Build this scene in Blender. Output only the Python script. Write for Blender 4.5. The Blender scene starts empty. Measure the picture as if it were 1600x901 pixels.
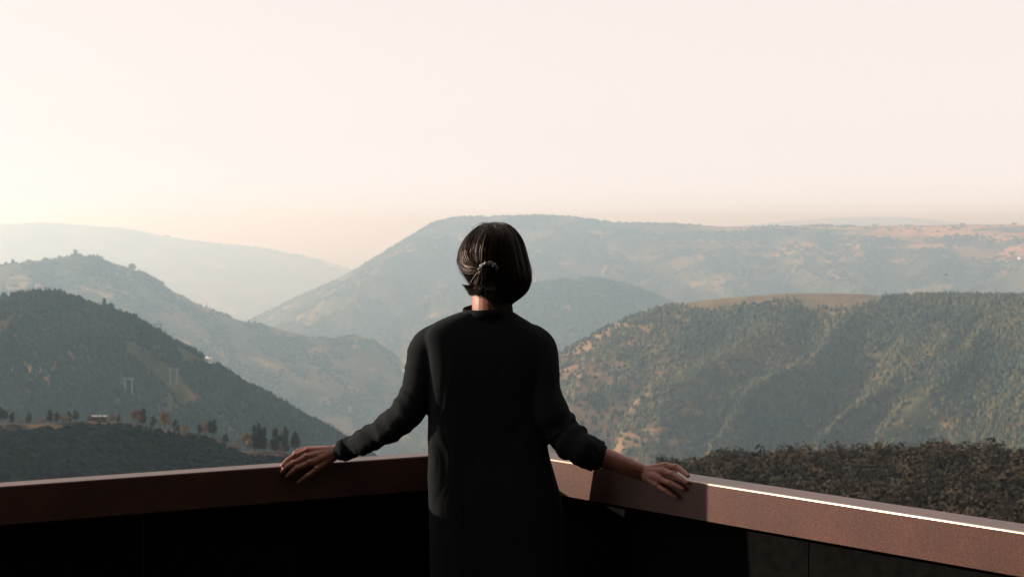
import bpy, bmesh, math, random
import numpy as np
from mathutils import Vector, Matrix

rng = np.random.default_rng(7)
random.seed(7)
scene = bpy.context.scene
COL = scene.collection

# ------------------------------------------------------------------ camera
W, H, F = 1600.0, 901.0, 2222.0          # photograph size and focal length in its pixels (50 mm)
CAM_Z = 1.70
HORIZON = 345.0
PITCH = math.atan((H / 2 - HORIZON) / F)
cam_data = bpy.data.cameras.new('camera')
cam_data.sensor_width = 36.0
cam_data.lens = 36.0 * F / W
cam_data.clip_start = 0.05
cam_data.clip_end = 90000.0
cam = bpy.data.objects.new('camera', cam_data)
cam.location = (0, 0, CAM_Z)
cam.rotation_euler = (math.pi / 2 - PITCH, 0, 0)
COL.objects.link(cam)
scene.camera = cam
cam_data.dof.use_dof = True
cam_data.dof.focus_distance = 4.02
cam_data.dof.aperture_fstop = 10.0

# ------------------------------------------------------------------ sky, sun, exposure
SUN_EL = math.radians(12.0)
SUN_AZ = math.radians(10.5)               # sun stands to the left, this far in front of pure left
sun_dir = Vector((-math.cos(SUN_AZ) * math.cos(SUN_EL), math.sin(SUN_AZ) * math.cos(SUN_EL), math.sin(SUN_EL)))
world = bpy.data.worlds.new('World')
scene.world = world
world.use_nodes = True
wn, wl = world.node_tree.nodes, world.node_tree.links
wn.clear()
w_out = wn.new('ShaderNodeOutputWorld')
w_bg = wn.new('ShaderNodeBackground')
w_sky = wn.new('ShaderNodeTexSky')
w_sky.sky_type = 'NISHITA'
w_sky.sun_disc = False
w_sky.sun_elevation = SUN_EL
w_sky.sun_rotation = math.atan2(sun_dir.x, sun_dir.y)
w_sky.altitude = 600
w_sky.air_density = 0.7
w_sky.dust_density = 0.4
w_sky.ozone_density = 0.6
w_mix = wn.new('ShaderNodeMix'); w_mix.data_type = 'RGBA'
w_mix.inputs[0].default_value = 0.84     # thin bright veil of high haze over the clear sky
w_mix.inputs[7].default_value = (3.72, 3.44, 3.28, 1)
w_hs = wn.new('ShaderNodeHueSaturation')                  # the photograph's faded, warm grading of the sky
w_hs.inputs['Saturation'].default_value = 0.05
w_wb = wn.new('ShaderNodeMix'); w_wb.data_type = 'RGBA'; w_wb.blend_type = 'MULTIPLY'
w_wb.inputs[0].default_value = 1.0
w_wb.inputs[7].default_value = (1.07, 0.95, 0.88, 1)
wl.new(w_sky.outputs[0], w_hs.inputs['Color'])
wl.new(w_hs.outputs[0], w_wb.inputs[6])
wl.new(w_wb.outputs[2], w_mix.inputs[6])
wl.new(w_mix.outputs[2], w_bg.inputs[0])
w_bg.inputs[1].default_value = 0.125
wl.new(w_bg.outputs[0], w_out.inputs[0])

sun_data = bpy.data.lights.new('sun', 'SUN')
sun_data.energy = 3.6
sun_data.angle = math.radians(0.5)
sun_data.color = (1.0, 0.81, 0.64)
sun = bpy.data.objects.new('sun', sun_data)
sun.rotation_euler = (-sun_dir).to_track_quat('-Z', 'Y').to_euler()
sun.location = (-40, 10, 40)
COL.objects.link(sun)

vs = scene.view_settings
vs.view_transform = 'Standard'
vs.look = 'None'
vs.exposure = 1.0
vs.gamma = 1.0
vs.use_curve_mapping = False
cy = scene.cycles
cy.use_denoising = True
cy.max_bounces = 6
cy.diffuse_bounces = 2
cy.glossy_bounces = 2
cy.transmission_bounces = 2
cy.volume_bounces = 1
cy.sample_clamp_indirect = 4.0

# ------------------------------------------------------------------ helpers
CP, SP = math.cos(PITCH), math.sin(PITCH)

def ray(px, py):
    x, y = (px - W / 2) / F, (H / 2 - py) / F
    return np.array([x, CP + y * SP, -SP + y * CP])

def P(px, py, depth):
    """world point seen at a pixel, at a given distance along the ground axis Y"""
    r = ray(px, py)
    return np.array([0, 0, CAM_Z]) + r * (depth / r[1])

def on_plane(px, py, z):
    r = ray(px, py)
    return np.array([0, 0, CAM_Z]) + r * ((z - CAM_Z) / r[2])

def tag(o, label=None, cat=None, group=None, kind=None):
    if label: o['label'] = label
    if cat: o['category'] = cat
    if group: o['group'] = group
    if kind: o['kind'] = kind
    return o

def empty(name, loc=(0, 0, 0), rz=0.0):
    o = bpy.data.objects.new(name, None)
    o.empty_display_size = 0.2
    o.location = loc
    o.rotation_euler = (0, 0, rz)
    COL.objects.link(o)
    return o

def link(name, mesh, mat=None, parent=None):
    o = bpy.data.objects.new(name, mesh)
    COL.objects.link(o)
    if mat is not None and not mesh.materials:
        mesh.materials.append(mat)
    if parent is not None:
        o.parent = parent
    return o

def mesh_np(name, verts, faces, col=None, smooth=False):
    """verts (n,3); faces (m,3) or (m,4); col (n,3) point colour"""
    me = bpy.data.meshes.new(name)
    verts = np.asarray(verts, dtype=np.float32)
    faces = np.asarray(faces, dtype=np.int32)
    k = faces.shape[1]
    me.vertices.add(len(verts))
    me.vertices.foreach_set('co', verts.ravel())
    me.loops.add(faces.size)
    me.loops.foreach_set('vertex_index', faces.ravel())
    me.polygons.add(len(faces))
    me.polygons.foreach_set('loop_start', np.arange(0, faces.size, k, dtype=np.int32))
    me.polygons.foreach_set('use_smooth', np.full(len(faces), smooth, dtype=bool))
    me.update(calc_edges=True)
    if col is not None:
        a = me.color_attributes.new('tint', 'FLOAT_COLOR', 'POINT')
        c = np.ones((len(verts), 4), dtype=np.float32)
        c[:, :3] = col
        a.data.foreach_set('color', c.ravel())
    return me

def _hash(ix, iy, seed):
    h = (ix.astype(np.int64) * 374761393 + iy.astype(np.int64) * 668265263 + seed * 974711) & 0xFFFFFFFF
    h = ((h ^ (h >> 13)) * 1274126177) & 0xFFFFFFFF
    return (h ^ (h >> 16)) & 0xFFFFFFFF

def perlin(x, y, seed=0):
    x, y = np.broadcast_arrays(np.asarray(x, float), np.asarray(y, float))
    ix, iy = np.floor(x), np.floor(y)
    fx, fy = x - ix, y - iy
    def g(dx, dy):
        a = _hash(ix + dx, iy + dy, seed) / 4294967296.0 * 2 * math.pi
        return np.cos(a) * (fx - dx) + np.sin(a) * (fy - dy)
    u = fx ** 3 * (fx * (fx * 6 - 15) + 10)
    v = fy ** 3 * (fy * (fy * 6 - 15) + 10)
    a = g(0, 0) * (1 - u) + g(1, 0) * u
    b = g(0, 1) * (1 - u) + g(1, 1) * u
    return (a * (1 - v) + b * v) * 1.5

def fbm(x, y, seed=0, octaves=4, gain=0.5):
    s, a, t = 0.0, 1.0, 0.0
    for i in range(octaves):
        s = s + a * perlin(np.asarray(x) * 2 ** i, np.asarray(y) * 2 ** i, seed + 31 * i)
        t += a; a *= gain
    return s / t

def sstep(a, b, x):
    t = np.clip((np.asarray(x, float) - a) / (b - a), 0, 1)
    return t * t * (3 - 2 * t)

# ------------------------------------------------------------------ materials
def new_mat(name):
    m = bpy.data.materials.new(name)
    m.use_nodes = True
    nt = m.node_tree
    return m, nt.nodes, nt.links, nt.nodes['Principled BSDF']

def mat_terrain(name, rough_scale, bump=0.6, fine=0.35):
    m, n, l, b = new_mat(name)
    at = n.new('ShaderNodeAttribute'); at.attribute_name = 'tint'
    tc = n.new('ShaderNodeTexCoord')
    ns = n.new('ShaderNodeTexNoise'); ns.inputs['Scale'].default_value = rough_scale
    ns.inputs['Detail'].default_value = 6; ns.inputs['Roughness'].default_value = 0.65
    l.new(tc.outputs['Object'], ns.inputs['Vector'])
    mr = n.new('ShaderNodeMapRange')
    mr.inputs[1].default_value = 0.3; mr.inputs[2].default_value = 0.7
    mr.inputs[3].default_value = 1 - fine; mr.inputs[4].default_value = 1 + fine
    l.new(ns.outputs[0], mr.inputs[0])
    vm = n.new('ShaderNodeVectorMath'); vm.operation = 'SCALE'
    l.new(at.outputs['Color'], vm.inputs[0]); l.new(mr.outputs[0], vm.inputs['Scale'])
    l.new(vm.outputs[0], b.inputs['Base Color'])
    bp = n.new('ShaderNodeBump'); bp.inputs['Strength'].default_value = bump
    bp.inputs['Distance'].default_value = 1.0 / rough_scale * 0.25
    l.new(ns.outputs[0], bp.inputs['Height']); l.new(bp.outputs[0], b.inputs['Normal'])
    b.inputs['Roughness'].default_value = 0.95
    b.inputs['Specular IOR Level'].default_value = 0.1
    return m

def mat_foliage(name, rough=0.85):
    m, n, l, b = new_mat(name)
    at = n.new('ShaderNodeAttribute'); at.attribute_name = 'tint'
    l.new(at.outputs['Color'], b.inputs['Base Color'])
    b.inputs['Roughness'].default_value = rough
    b.inputs['Specular IOR Level'].default_value = 0.15
    return m

def mat_plain(name, col, rough=0.7, metal=0.0, noise=None, amount=0.3, bump=0.0, spec=0.5):
    m, n, l, b = new_mat(name)
    b.inputs['Base Color'].default_value = (*col, 1)
    b.inputs['Roughness'].default_value = rough
    b.inputs['Metallic'].default_value = metal
    b.inputs['Specular IOR Level'].default_value = spec
    if noise:
        tc = n.new('ShaderNodeTexCoord')
        ns = n.new('ShaderNodeTexNoise'); ns.inputs['Scale'].default_value = noise
        ns.inputs['Detail'].default_value = 5; ns.inputs['Roughness'].default_value = 0.6
        l.new(tc.outputs['Object'], ns.inputs['Vector'])
        rp = n.new('ShaderNodeValToRGB')
        c0 = tuple(c * (1 - amount) for c in col); c1 = tuple(min(1, c * (1 + amount)) for c in col)
        rp.color_ramp.elements[0].position = 0.3; rp.color_ramp.elements[0].color = (*c0, 1)
        rp.color_ramp.elements[1].position = 0.7; rp.color_ramp.elements[1].color = (*c1, 1)
        l.new(ns.outputs[0], rp.inputs[0]); l.new(rp.outputs[0], b.inputs['Base Color'])
        if bump:
            bp = n.new('ShaderNodeBump'); bp.inputs['Strength'].default_value = bump
            bp.inputs['Distance'].default_value = 0.3 / noise
            l.new(ns.outputs[0], bp.inputs['Height']); l.new(bp.outputs[0], b.inputs['Normal'])
    return m

def mat_rust():
    """weathered rust-red steel: fine pitted speckle over broad tonal drift"""
    m, n, l, b = new_mat('weathered_steel')
    tc = n.new('ShaderNodeTexCoord')
    big = n.new('ShaderNodeTexNoise'); big.inputs['Scale'].default_value = 6; big.inputs['Detail'].default_value = 4
    fine = n.new('ShaderNodeTexNoise'); fine.inputs['Scale'].default_value = 190; fine.inputs['Detail'].default_value = 5
    fine.inputs['Roughness'].default_value = 0.75
    l.new(tc.outputs['Object'], big.inputs['Vector']); l.new(tc.outputs['Object'], fine.inputs['Vector'])
    r1 = n.new('ShaderNodeValToRGB')
    r1.color_ramp.elements[0].position = 0.36; r1.color_ramp.elements[0].color = (0.060, 0.0255, 0.0205, 1)
    r1.color_ramp.elements[1].position = 0.64; r1.color_ramp.elements[1].color = (0.138, 0.058, 0.047, 1)
    l.new(fine.outputs[0], r1.inputs[0])
    r2 = n.new('ShaderNodeValToRGB')
    r2.color_ramp.elements[0].position = 0.3; r2.color_ramp.elements[0].color = (0.78, 0.78, 0.80, 1)
    r2.color_ramp.elements[1].position = 0.7; r2.color_ramp.elements[1].color = (1.12, 1.06, 1.0, 1)
    l.new(big.outputs[0], r2.inputs[0])
    mx = n.new('ShaderNodeMix'); mx.data_type = 'RGBA'; mx.blend_type = 'MULTIPLY'; mx.inputs[0].default_value = 1.0
    l.new(r1.outputs[0], mx.inputs[6]); l.new(r2.outputs[0], mx.inputs[7])
    l.new(mx.outputs[2], b.inputs['Base Color'])
    bp = n.new('ShaderNodeBump'); bp.inputs['Strength'].default_value = 0.35; bp.inputs['Distance'].default_value = 0.001
    l.new(fine.outputs[0], bp.inputs['Height']); l.new(bp.outputs[0], b.inputs['Normal'])
    b.inputs['Roughness'].default_value = 0.42
    b.inputs['Specular IOR Level'].default_value = 0.6
    return m

M_TERRAIN = mat_terrain('hill_ground', 0.03)
M_NEAR_GROUND = mat_terrain('near_ground', 0.8)
M_FOLIAGE = mat_foliage('foliage')
M_BARK = mat_plain('bark', (0.07, 0.05, 0.035), 0.9, noise=3)
M_RUST = mat_rust()
M_GLINT_EDGE = mat_plain('glint_edge_steel', (0.72, 0.54, 0.43), 0.38, metal=1.0, noise=60, amount=0.08)  # pale metal colour puts the sun glint onto the rail's inner edge
M_SHADESTEEL = mat_plain('shade_dark_steel', (0.0062, 0.0062, 0.0062), 1.0, noise=30, amount=0.4, spec=0.02)  # near-black base colour carries the shade below the rails
M_DECK = mat_plain('deck_board', (0.035, 0.028, 0.024), 0.85, noise=14, amount=0.35, bump=0.2, spec=0.2)
M_CLOTH = mat_plain('black_cloth', (0.0165, 0.0190, 0.0208), 1.0, noise=500, amount=0.2, bump=0.15, spec=0.03)
M_TROUSER = mat_plain('dark_denim', (0.014, 0.016, 0.022), 0.9, noise=300, amount=0.25, spec=0.1)
M_SHOE = mat_plain('shoe_leather', (0.02, 0.018, 0.017), 0.5)
M_SCRUNCHIE = mat_plain('grey_satin', (0.14, 0.14, 0.145), 0.3, noise=90, amount=0.25)
M_EYE = mat_plain('eye_white', (0.6, 0.58, 0.55), 0.2)
M_WHITEWALL = mat_plain('white_render', (0.75, 0.72, 0.68), 0.8, noise=0.8, amount=0.08)
M_ROOF = mat_plain('clay_tile', (0.32, 0.10, 0.06), 0.8, noise=1.5, amount=0.25)
M_ROOFGREY = mat_plain('pale_roof', (0.34, 0.33, 0.32), 0.8, noise=1.0, amount=0.1)
M_GLASS = mat_plain('dark_pane', (0.03, 0.04, 0.05), 0.15)
M_PYLON = mat_plain('galvanised_steel', (0.19, 0.20, 0.20), 0.6, noise=2.0, amount=0.1)
M_STONE = mat_plain('pale_rock', (0.33, 0.31, 0.28), 0.9, noise=1.5, amount=0.3, bump=0.5)
M_BIRD = mat_plain('dark_feather', (0.02, 0.018, 0.016), 0.8)

def mat_skin():
    m, n, l, b = new_mat('skin')
    tc = n.new('ShaderNodeTexCoord')
    ns = n.new('ShaderNodeTexNoise'); ns.inputs['Scale'].default_value = 60; ns.inputs['Detail'].default_value = 4
    l.new(tc.outputs['Object'], ns.inputs['Vector'])
    rp = n.new('ShaderNodeValToRGB')
    rp.color_ramp.elements[0].position = 0.3; rp.color_ramp.elements[0].color = (0.240, 0.088, 0.060, 1)
    rp.color_ramp.elements[1].position = 0.7; rp.color_ramp.elements[1].color = (0.310, 0.125, 0.088, 1)
    l.new(ns.outputs[0], rp.inputs[0]); l.new(rp.outputs[0], b.inputs['Base Color'])
    b.inputs['Roughness'].default_value = 0.5
    b.inputs['Subsurface Weight'].default_value = 0.15
    b.inputs['Subsurface Radius'].default_value = (0.012, 0.004, 0.002)
    b.inputs['Subsurface Scale'].default_value = 1.0
    fn = n.new('ShaderNodeTexNoise'); fn.inputs['Scale'].default_value = 220; fn.inputs['Detail'].default_value = 3
    l.new(tc.outputs['Object'], fn.inputs['Vector'])
    bp = n.new('ShaderNodeBump'); bp.inputs['Strength'].default_value = 0.25; bp.inputs['Distance'].default_value = 0.0008
    l.new(fn.outputs[0], bp.inputs['Height']); l.new(bp.outputs[0], b.inputs['Normal'])
    return m
M_SKIN = mat_skin()

def mat_hair():
    m, n, l, b = new_mat('dark_hair')
    b.inputs['Base Color'].default_value = (0.0065, 0.0052, 0.0048, 1)
    b.inputs['Roughness'].default_value = 0.42
    b.inputs['Specular IOR Level'].default_value = 0.26
    b.inputs['Specular Tint'].default_value = (1.0, 0.70, 0.60, 1)
    return m
M_HAIR = mat_hair()

# ------------------------------------------------------------------ tree canopy shapes, many to a mesh
def canopy_arrays(pos, height, radius, conical, col, seg=6):
    """pos (n,3) base of each crown; one small faceted crown per tree with uneven rings"""
    n = len(pos)
    ang = np.linspace(0, 2 * math.pi, seg, endpoint=False)[None, :] + rng.uniform(0, 6.28, (n, 1))
    cone = conical[:, None]
    r0 = radius[:, None] * rng.uniform(0.75, 1.15, (n, seg))
    r1 = radius[:, None] * (np.where(cone, 0.55, 0.85)) * rng.uniform(0.7, 1.2, (n, seg))
    z0 = height[:, None] * rng.uniform(0.05, 0.28, (n, seg))
    z1 = height[:, None] * np.where(cone, 0.55, 0.68) * rng.uniform(0.85, 1.15, (n, seg))
    v = np.zeros((n, 2 * seg + 1, 3))
    v[:, :seg, 0] = r0 * np.cos(ang); v[:, :seg, 1] = r0 * np.sin(ang); v[:, :seg, 2] = z0
    a2 = ang + math.pi / seg
    v[:, seg:2 * seg, 0] = r1 * np.cos(a2); v[:, seg:2 * seg, 1] = r1 * np.sin(a2); v[:, seg:2 * seg, 2] = z1
    v[:, 2 * seg, 0] = radius * rng.uniform(-0.25, 0.25, n); v[:, 2 * seg, 1] = radius * rng.uniform(-0.25, 0.25, n)
    v[:, 2 * seg, 2] = height
    v += pos[:, None, :]
    f = []
    for i in range(seg):
        j = (i + 1) % seg
        f += [(i, j, seg + i), (j, seg + j, seg + i), (seg + i, seg + j, 2 * seg)]
    f = np.array(f)
    faces = (f[None, :, :] + (np.arange(n) * (2 * seg + 1))[:, None, None]).reshape(-1, 3)
    cols = np.repeat(col[:, None, :], 2 * seg + 1, axis=1) * rng.uniform(0.85, 1.15, (n, 2 * seg + 1, 1))
    return v.reshape(-1, 3), faces, cols.reshape(-1, 3)

GREENS = np.array([(0.017, 0.030, 0.024), (0.025, 0.038, 0.027), (0.042, 0.051, 0.030), (0.080, 0.074, 0.032), (0.130, 0.088, 0.044)])

# ------------------------------------------------------------------ hills
def smooth_interp(xs, ys, q):
    """monotone-ish cubic (Catmull-Rom on uneven knots)"""
    xs, ys = np.asarray(xs, float), np.asarray(ys, float)
    m = np.gradient(ys, xs)
    i = np.clip(np.searchsorted(xs, q) - 1, 0, len(xs) - 2)
    h = xs[i + 1] - xs[i]; t = (q - xs[i]) / h
    return ((2*t**3 - 3*t**2 + 1) * ys[i] + (t**3 - 2*t**2 + t) * h * m[i] + (-2*t**3 + 3*t**2) * ys[i+1] + (t**3 - t**2) * h * m[i+1])

HILLS = {}
def hill(name, crest, direction, slope, width, back, nu, nv, gully=(220, 800, 30), seed=1, rough=4.0, colour=None, curve=0.0, crest_rough=0.0, mat=None, scale=1.0):
    """a ridge: its crest line given as (pixel x, pixel y, distance), its face falling along `direction`"""
    cr = np.array(crest, float)
    cr[:, 2] *= scale; width *= scale; back *= scale; gully = tuple(g * scale for g in gully); rough *= scale; crest_rough *= scale
    q = np.linspace(cr[0, 0], cr[-1, 0], nu)
    py = smooth_interp(cr[:, 0], cr[:, 1], q)
    dd = np.interp(q, cr[:, 0], cr[:, 2])
    c3 = np.array([P(a, b, d) for a, b, d in zip(q, py, dd)])
    d2 = np.array(direction, float); d2 /= np.linalg.norm(d2)
    tv = np.linspace(0, 1, nv) ** 1.25
    nb = max(8, nv // 5)
    v = np.concatenate([-(np.linspace(1, 0, nb, endpoint=False)) * back, tv * width])
    U = np.repeat(c3[:, None, :], len(v), axis=1)
    V = np.repeat(v[None, :], nu, axis=0)
    X = U[:, :, 0] + d2[0] * V
    Y = U[:, :, 1] + d2[1] * V
    rr = width * 0.05
    A = np.abs(V)
    drop = slope * (np.sqrt(A * A + rr * rr) - rr) + curve * slope * A * A / width
    along = U[:, :, 0] * -d2[1] + U[:, :, 1] * d2[0]
    amp = sstep(0, width * 0.35, A)
    wx = fbm(X / (gully[0] * 2.5), Y / (gully[0] * 2.5), seed + 5, 3) * gully[0] * 0.9
    gl = fbm((along + wx) / gully[0], V / gully[1] + 3.3, seed, 4)
    gl = (0.35 - np.abs(gl)) * 2.0
    amp = np.where(V > 0, amp, amp * 0.25)
    Z = U[:, :, 2] - drop + amp * np.minimum(gl - 0.62, 0) * gully[2]
    Z += fbm(X / 60, Y / 60, seed + 9, 4) * rough * sstep(0, width * 0.08, A)
    Z += fbm(along / 45, along * 0 + 0.5, seed + 77, 4) * crest_rough
    pts = np.stack([X, Y, Z], axis=2)
    nvv = len(v)
    idx = np.arange(nu * nvv).reshape(nu, nvv)
    faces = np.stack([idx[:-1, :-1], idx[:-1, 1:], idx[1:, 1:], idx[1:, :-1]], axis=2).reshape(-1, 4)
    # orientation: normals must look up
    a, b, c = pts[0, 0], pts[0, 1], pts[1, 0]
    if np.cross(b - a, c - a)[2] < 0: faces = faces[:, ::-1]
    col = colour(X / scale, Y / scale, Z, q[:, None] + 0 * V, V / scale, gl) if colour else np.full(X.shape + (3,), 0.1)
    me = mesh_np(name, pts.reshape(-1, 3), faces, col.reshape(-1, 3), smooth=True)
    o = link(name, me, mat or M_TERRAIN)
    tag(o, kind='structure')
    HILLS[name] = dict(pts=pts, v=v, q=q, gl=gl, nb=nb, width=width, scale=scale)
    return o

def hill_point(h, iu, iv):
    """bilinear sample of a hill's grid"""
    p = h['pts']
    i = np.clip(iu.astype(int), 0, p.shape[0] - 2); j = np.clip(iv.astype(int), 0, p.shape[1] - 2)
    a = (iu - i)[:, None]; b = (iv - j)[:, None]
    return (p[i, j] * (1-a) * (1-b) + p[i+1, j] * a * (1-b) + p[i, j+1] * (1-a) * b + p[i+1, j+1] * a * b)

def forest(name, hname, n, hrange, rrange, density, colour, label, q_range, v_max, conic=0.3, v_min=-40, seg=6):
    h = HILLS[hname]; k = h['scale']
    hrange = [a * k for a in hrange]; rrange = [a * k for a in rrange]
    nu, nvv = h['pts'].shape[:2]
    qs = rng.uniform(q_range[0], q_range[1], n)
    vv = rng.uniform(v_min * k, v_max * k, n)
    iu = np.interp(qs, h['q'], np.arange(nu)); iv = np.interp(vv, h['v'], np.arange(nvv))
    pos = hill_point(h, iu, iv)
    gl = h['gl'][np.clip(iu.astype(int), 0, nu - 1), np.clip(iv.astype(int), 0, nvv - 1)]
    keep = rng.random(n) < density(qs, vv / k, pos / k, gl)
    pos, qs, vv, gl = pos[keep], qs[keep], vv[keep], gl[keep]
    m = len(pos)
    patch = fbm(pos[:, 0] / k / 90, pos[:, 1] / k / 90, 41, 3)
    con = rng.random(m) < np.clip(conic + patch, 0, 1)
    hh = rng.uniform(*hrange, m) * np.where(con, 1.2, 0.9) * (1 + 0.35 * patch)
    rr = rng.uniform(*rrange, m) * np.where(con, 0.72, 1.1)
    col = colour(qs, vv / k, pos / k, gl, con)
    pos[:, 2] -= 0.06 * hh
    V_, F_, C_ = canopy_arrays(pos, hh, rr, con, col, seg)
    o = link(name, mesh_np(name, V_, F_, C_), M_FOLIAGE)
    tag(o, label, 'forest', kind='stuff')
    return o

def tree_cols(base, var=0.25):
    def fn(qs, vv, pos, gl, con):
        t = fbm(pos[:, 0] / 150, pos[:, 1] / 150, 91, 4) + rng.normal(0, 0.35, len(qs))
        k = np.clip(base + t * 1.6, 0, 3.999)
        i = k.astype(int); a = (k - i)[:, None]
        c = GREENS[i] * (1 - a) + GREENS[np.minimum(i + 1, 4)] * a
        return c * rng.uniform(1 - var, 1 + var, (len(qs), 1))
    return fn

def lerp3(a, b, t):
    return np.array(a) * (1 - t[..., None]) + np.array(b) * t[..., None]

HEATH = (0.150, 0.098, 0.050); DRY = (0.300, 0.185, 0.090); SCRUB = (0.055, 0.056, 0.028); SOIL = (0.200, 0.130, 0.080); ROCK = (0.22, 0.19, 0.16)

def col_generic(green, dry_bias, seed, dry_scale=260):
    def fn(X, Y, Z, q, V, gl):
        a = fbm(X / dry_scale, Y / dry_scale, seed, 5)
        c = lerp3(HEATH, SCRUB, sstep(-0.25, 0.2, a + green - 0.25 * gl))
        d = fbm(X / (dry_scale * 0.6) + 9, Y / (dry_scale * 0.35), seed + 3, 4)
        return c + (np.array(DRY) - c) * sstep(0.12, 0.34, d + dry_bias)[..., None]
    return fn

# ground sheet of the valley, reaching past the last hill
gx = np.linspace(-36000, 36000, 120); gy = np.linspace(-6000, 60000, 110)
GX, GY = np.meshgrid(gx, gy, indexing='ij')
BASE = -1450.0
GZ = BASE + fbm(GX / 2500, GY / 2500, 3, 3) * 25
gi = np.arange(GX.size).reshape(GX.shape)
gf = np.stack([gi[:-1, :-1], gi[1:, :-1], gi[1:, 1:], gi[:-1, 1:]], axis=2).reshape(-1, 4)
gc = col_generic(0.1, 0.0, 12, 900)(GX, GY, GZ, None, None, GX * 0)
ground = link('valley_ground', mesh_np('valley_ground', np.stack([GX, GY, GZ], 2).reshape(-1, 3), gf, gc.reshape(-1, 3), True), M_TERRAIN)
tag(ground, kind='structure')

# far horizon hill
hill('distant_hill', [(900, 372, 12500), (1060, 360, 12500), (1150, 353, 12500), (1220, 347, 12500), (1290, 341.5, 12500), (1350, 339.5, 12500), (1420, 340.5, 12500), (1470, 345, 12500), (1540, 352, 12500), (1700, 356, 12500), (1900, 352, 12500), (2300, 350, 12500)],
     (0, -1), 0.16, 3200, 3200, 100, 40, (500, 2500, 50), 21, colour=col_generic(0.1, 0.0, 5, 470), scale=2.2)
# the far hazy ridge on the left
hill('far_ridge', [(-1100, 352, 6800), (-700, 344, 6800), (-400, 352, 6900), (-200, 346, 7000), (0, 350, 7000), (70, 348.5, 7000), (130, 352, 7100), (210, 359, 7200), (270, 371, 7200), (330, 379, 7300), (400, 386, 7300), (450, 395, 7400), (500, 406, 7400), (545, 421, 7500), (600, 440, 7500), (700, 470, 7500), (800, 500, 7500)],
     (0.35, -0.94), 0.34, 1700, 1700, 220, 70, (420, 1800, 60), 33, colour=col_generic(0.15, 0.0, 6, 400), crest_rough=6, scale=3.1)
# the broad plateau mountain across the valley
def col_main(X, Y, Z, q, V, gl):
    c = col_generic(0.20, -0.09, 61, 213)(X, Y, Z, q, V, gl)
    fld = sstep(0.02, 0.2, fbm(X / 450, V / 58, 14, 3)) * sstep(640, 240, V) * sstep(950, 1250, q)
    fld = np.clip(fld + 0.9 * sstep(1330, 1400, q) * sstep(16, 48, V) * sstep(320, 190, V) * sstep(-0.25, 0.1, fbm(X / 260, V / 78, 15, 3)), 0, 1)
    return c + (np.array((0.46, 0.23, 0.10)) - c) * fld[..., None]
hill('plateau_mountain', [(300, 545, 5500), (400, 497, 5500), (450, 473, 5500), (500, 451, 5500), (545, 430, 5500), (580, 410, 5500), (620, 387, 5500), (660, 361, 5500), (685, 347, 5500), (710, 341, 5500), (760, 338.5, 5500), (850, 337, 5500), (900, 340, 5500), (950, 346, 5500), (1050, 350, 5472), (1150, 354, 5418), (1250, 352, 5362), (1350, 353, 5308), (1450, 352, 5252), (1540, 350.5, 5203), (1600, 351, 5170), (1750, 349, 5088), (2000, 345, 4950), (2600, 349, 4600), (3400, 352, 4200)],
     (-0.25, -0.97), 0.245, 2100, 1700, 480, 130, (430, 1700, 170), 45, rough=8, colour=col_main, crest_rough=3, scale=2.1)
# rounded spur in front of the plateau
hill('middle_spur', [(600, 560, 3900), (700, 500, 3950), (780, 465, 4000), (840, 443, 4050), (890, 436, 4100), (940, 437, 4100), (990, 449, 4150), (1040, 470, 4200), (1100, 500, 4200), (1180, 540, 4200)],
     (0.25, -0.97), 0.42, 900, 700, 160, 70, (260, 900, 40), 52, colour=col_generic(0.28, -0.1, 62, 186), crest_rough=4, scale=1.9)
# third ridge on the left
hill('left_back_ridge', [(-1500, 470, 2700), (-1000, 462, 2880), (-600, 455, 3050), (-300, 436, 3150), (-100, 420, 3250), (0, 416, 3300), (40, 409, 3320), (80, 404, 3340), (115, 399, 3360), (150, 403, 3380), (185, 413, 3400), (220, 426, 3420), (260, 449, 3450), (300, 471, 3480), (340, 489, 3500), (380, 501, 3520), (420, 509, 3540), (460, 520, 3560), (500, 528, 3590), (530, 531, 3600), (552, 524, 3610), (575, 529, 3620), (600, 547, 3640), (620, 564, 3650), (634, 588, 3660), (655, 620, 3670), (690, 665, 3680), (740, 720, 3690)],
     (0.52, -0.85), 0.48, 900, 700, 330, 110, (230, 900, 62), 71, colour=col_generic(0.22, -0.09, 63, 177), crest_rough=3, scale=1.75)
# second ridge on the left, wooded
hill('left_wooded_ridge', [(-1500, 505, 1400), (-1000, 492, 1550), (-600, 480, 1700), (-300, 470, 1800), (-100, 470, 1880), (0, 470, 1920), (50, 465, 1940), (90, 463, 1960), (130, 473, 1980), (160, 483, 2000), (190, 495, 2020), (230, 512, 2050), (260, 529, 2080), (300, 552, 2110), (340, 576, 2150), (380, 600, 2180), (420, 621, 2220), (460, 643, 2260), (500, 664, 2300), (530, 682, 2330), (570, 706, 2360), (620, 738, 2400), (700, 790, 2440)],
     (0.55, -0.83), 0.50, 640, 500, 300, 120, (150, 600, 40), 83, colour=col_generic(0.35, -0.14, 64, 160), crest_rough=1.5, scale=0.82)
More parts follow.
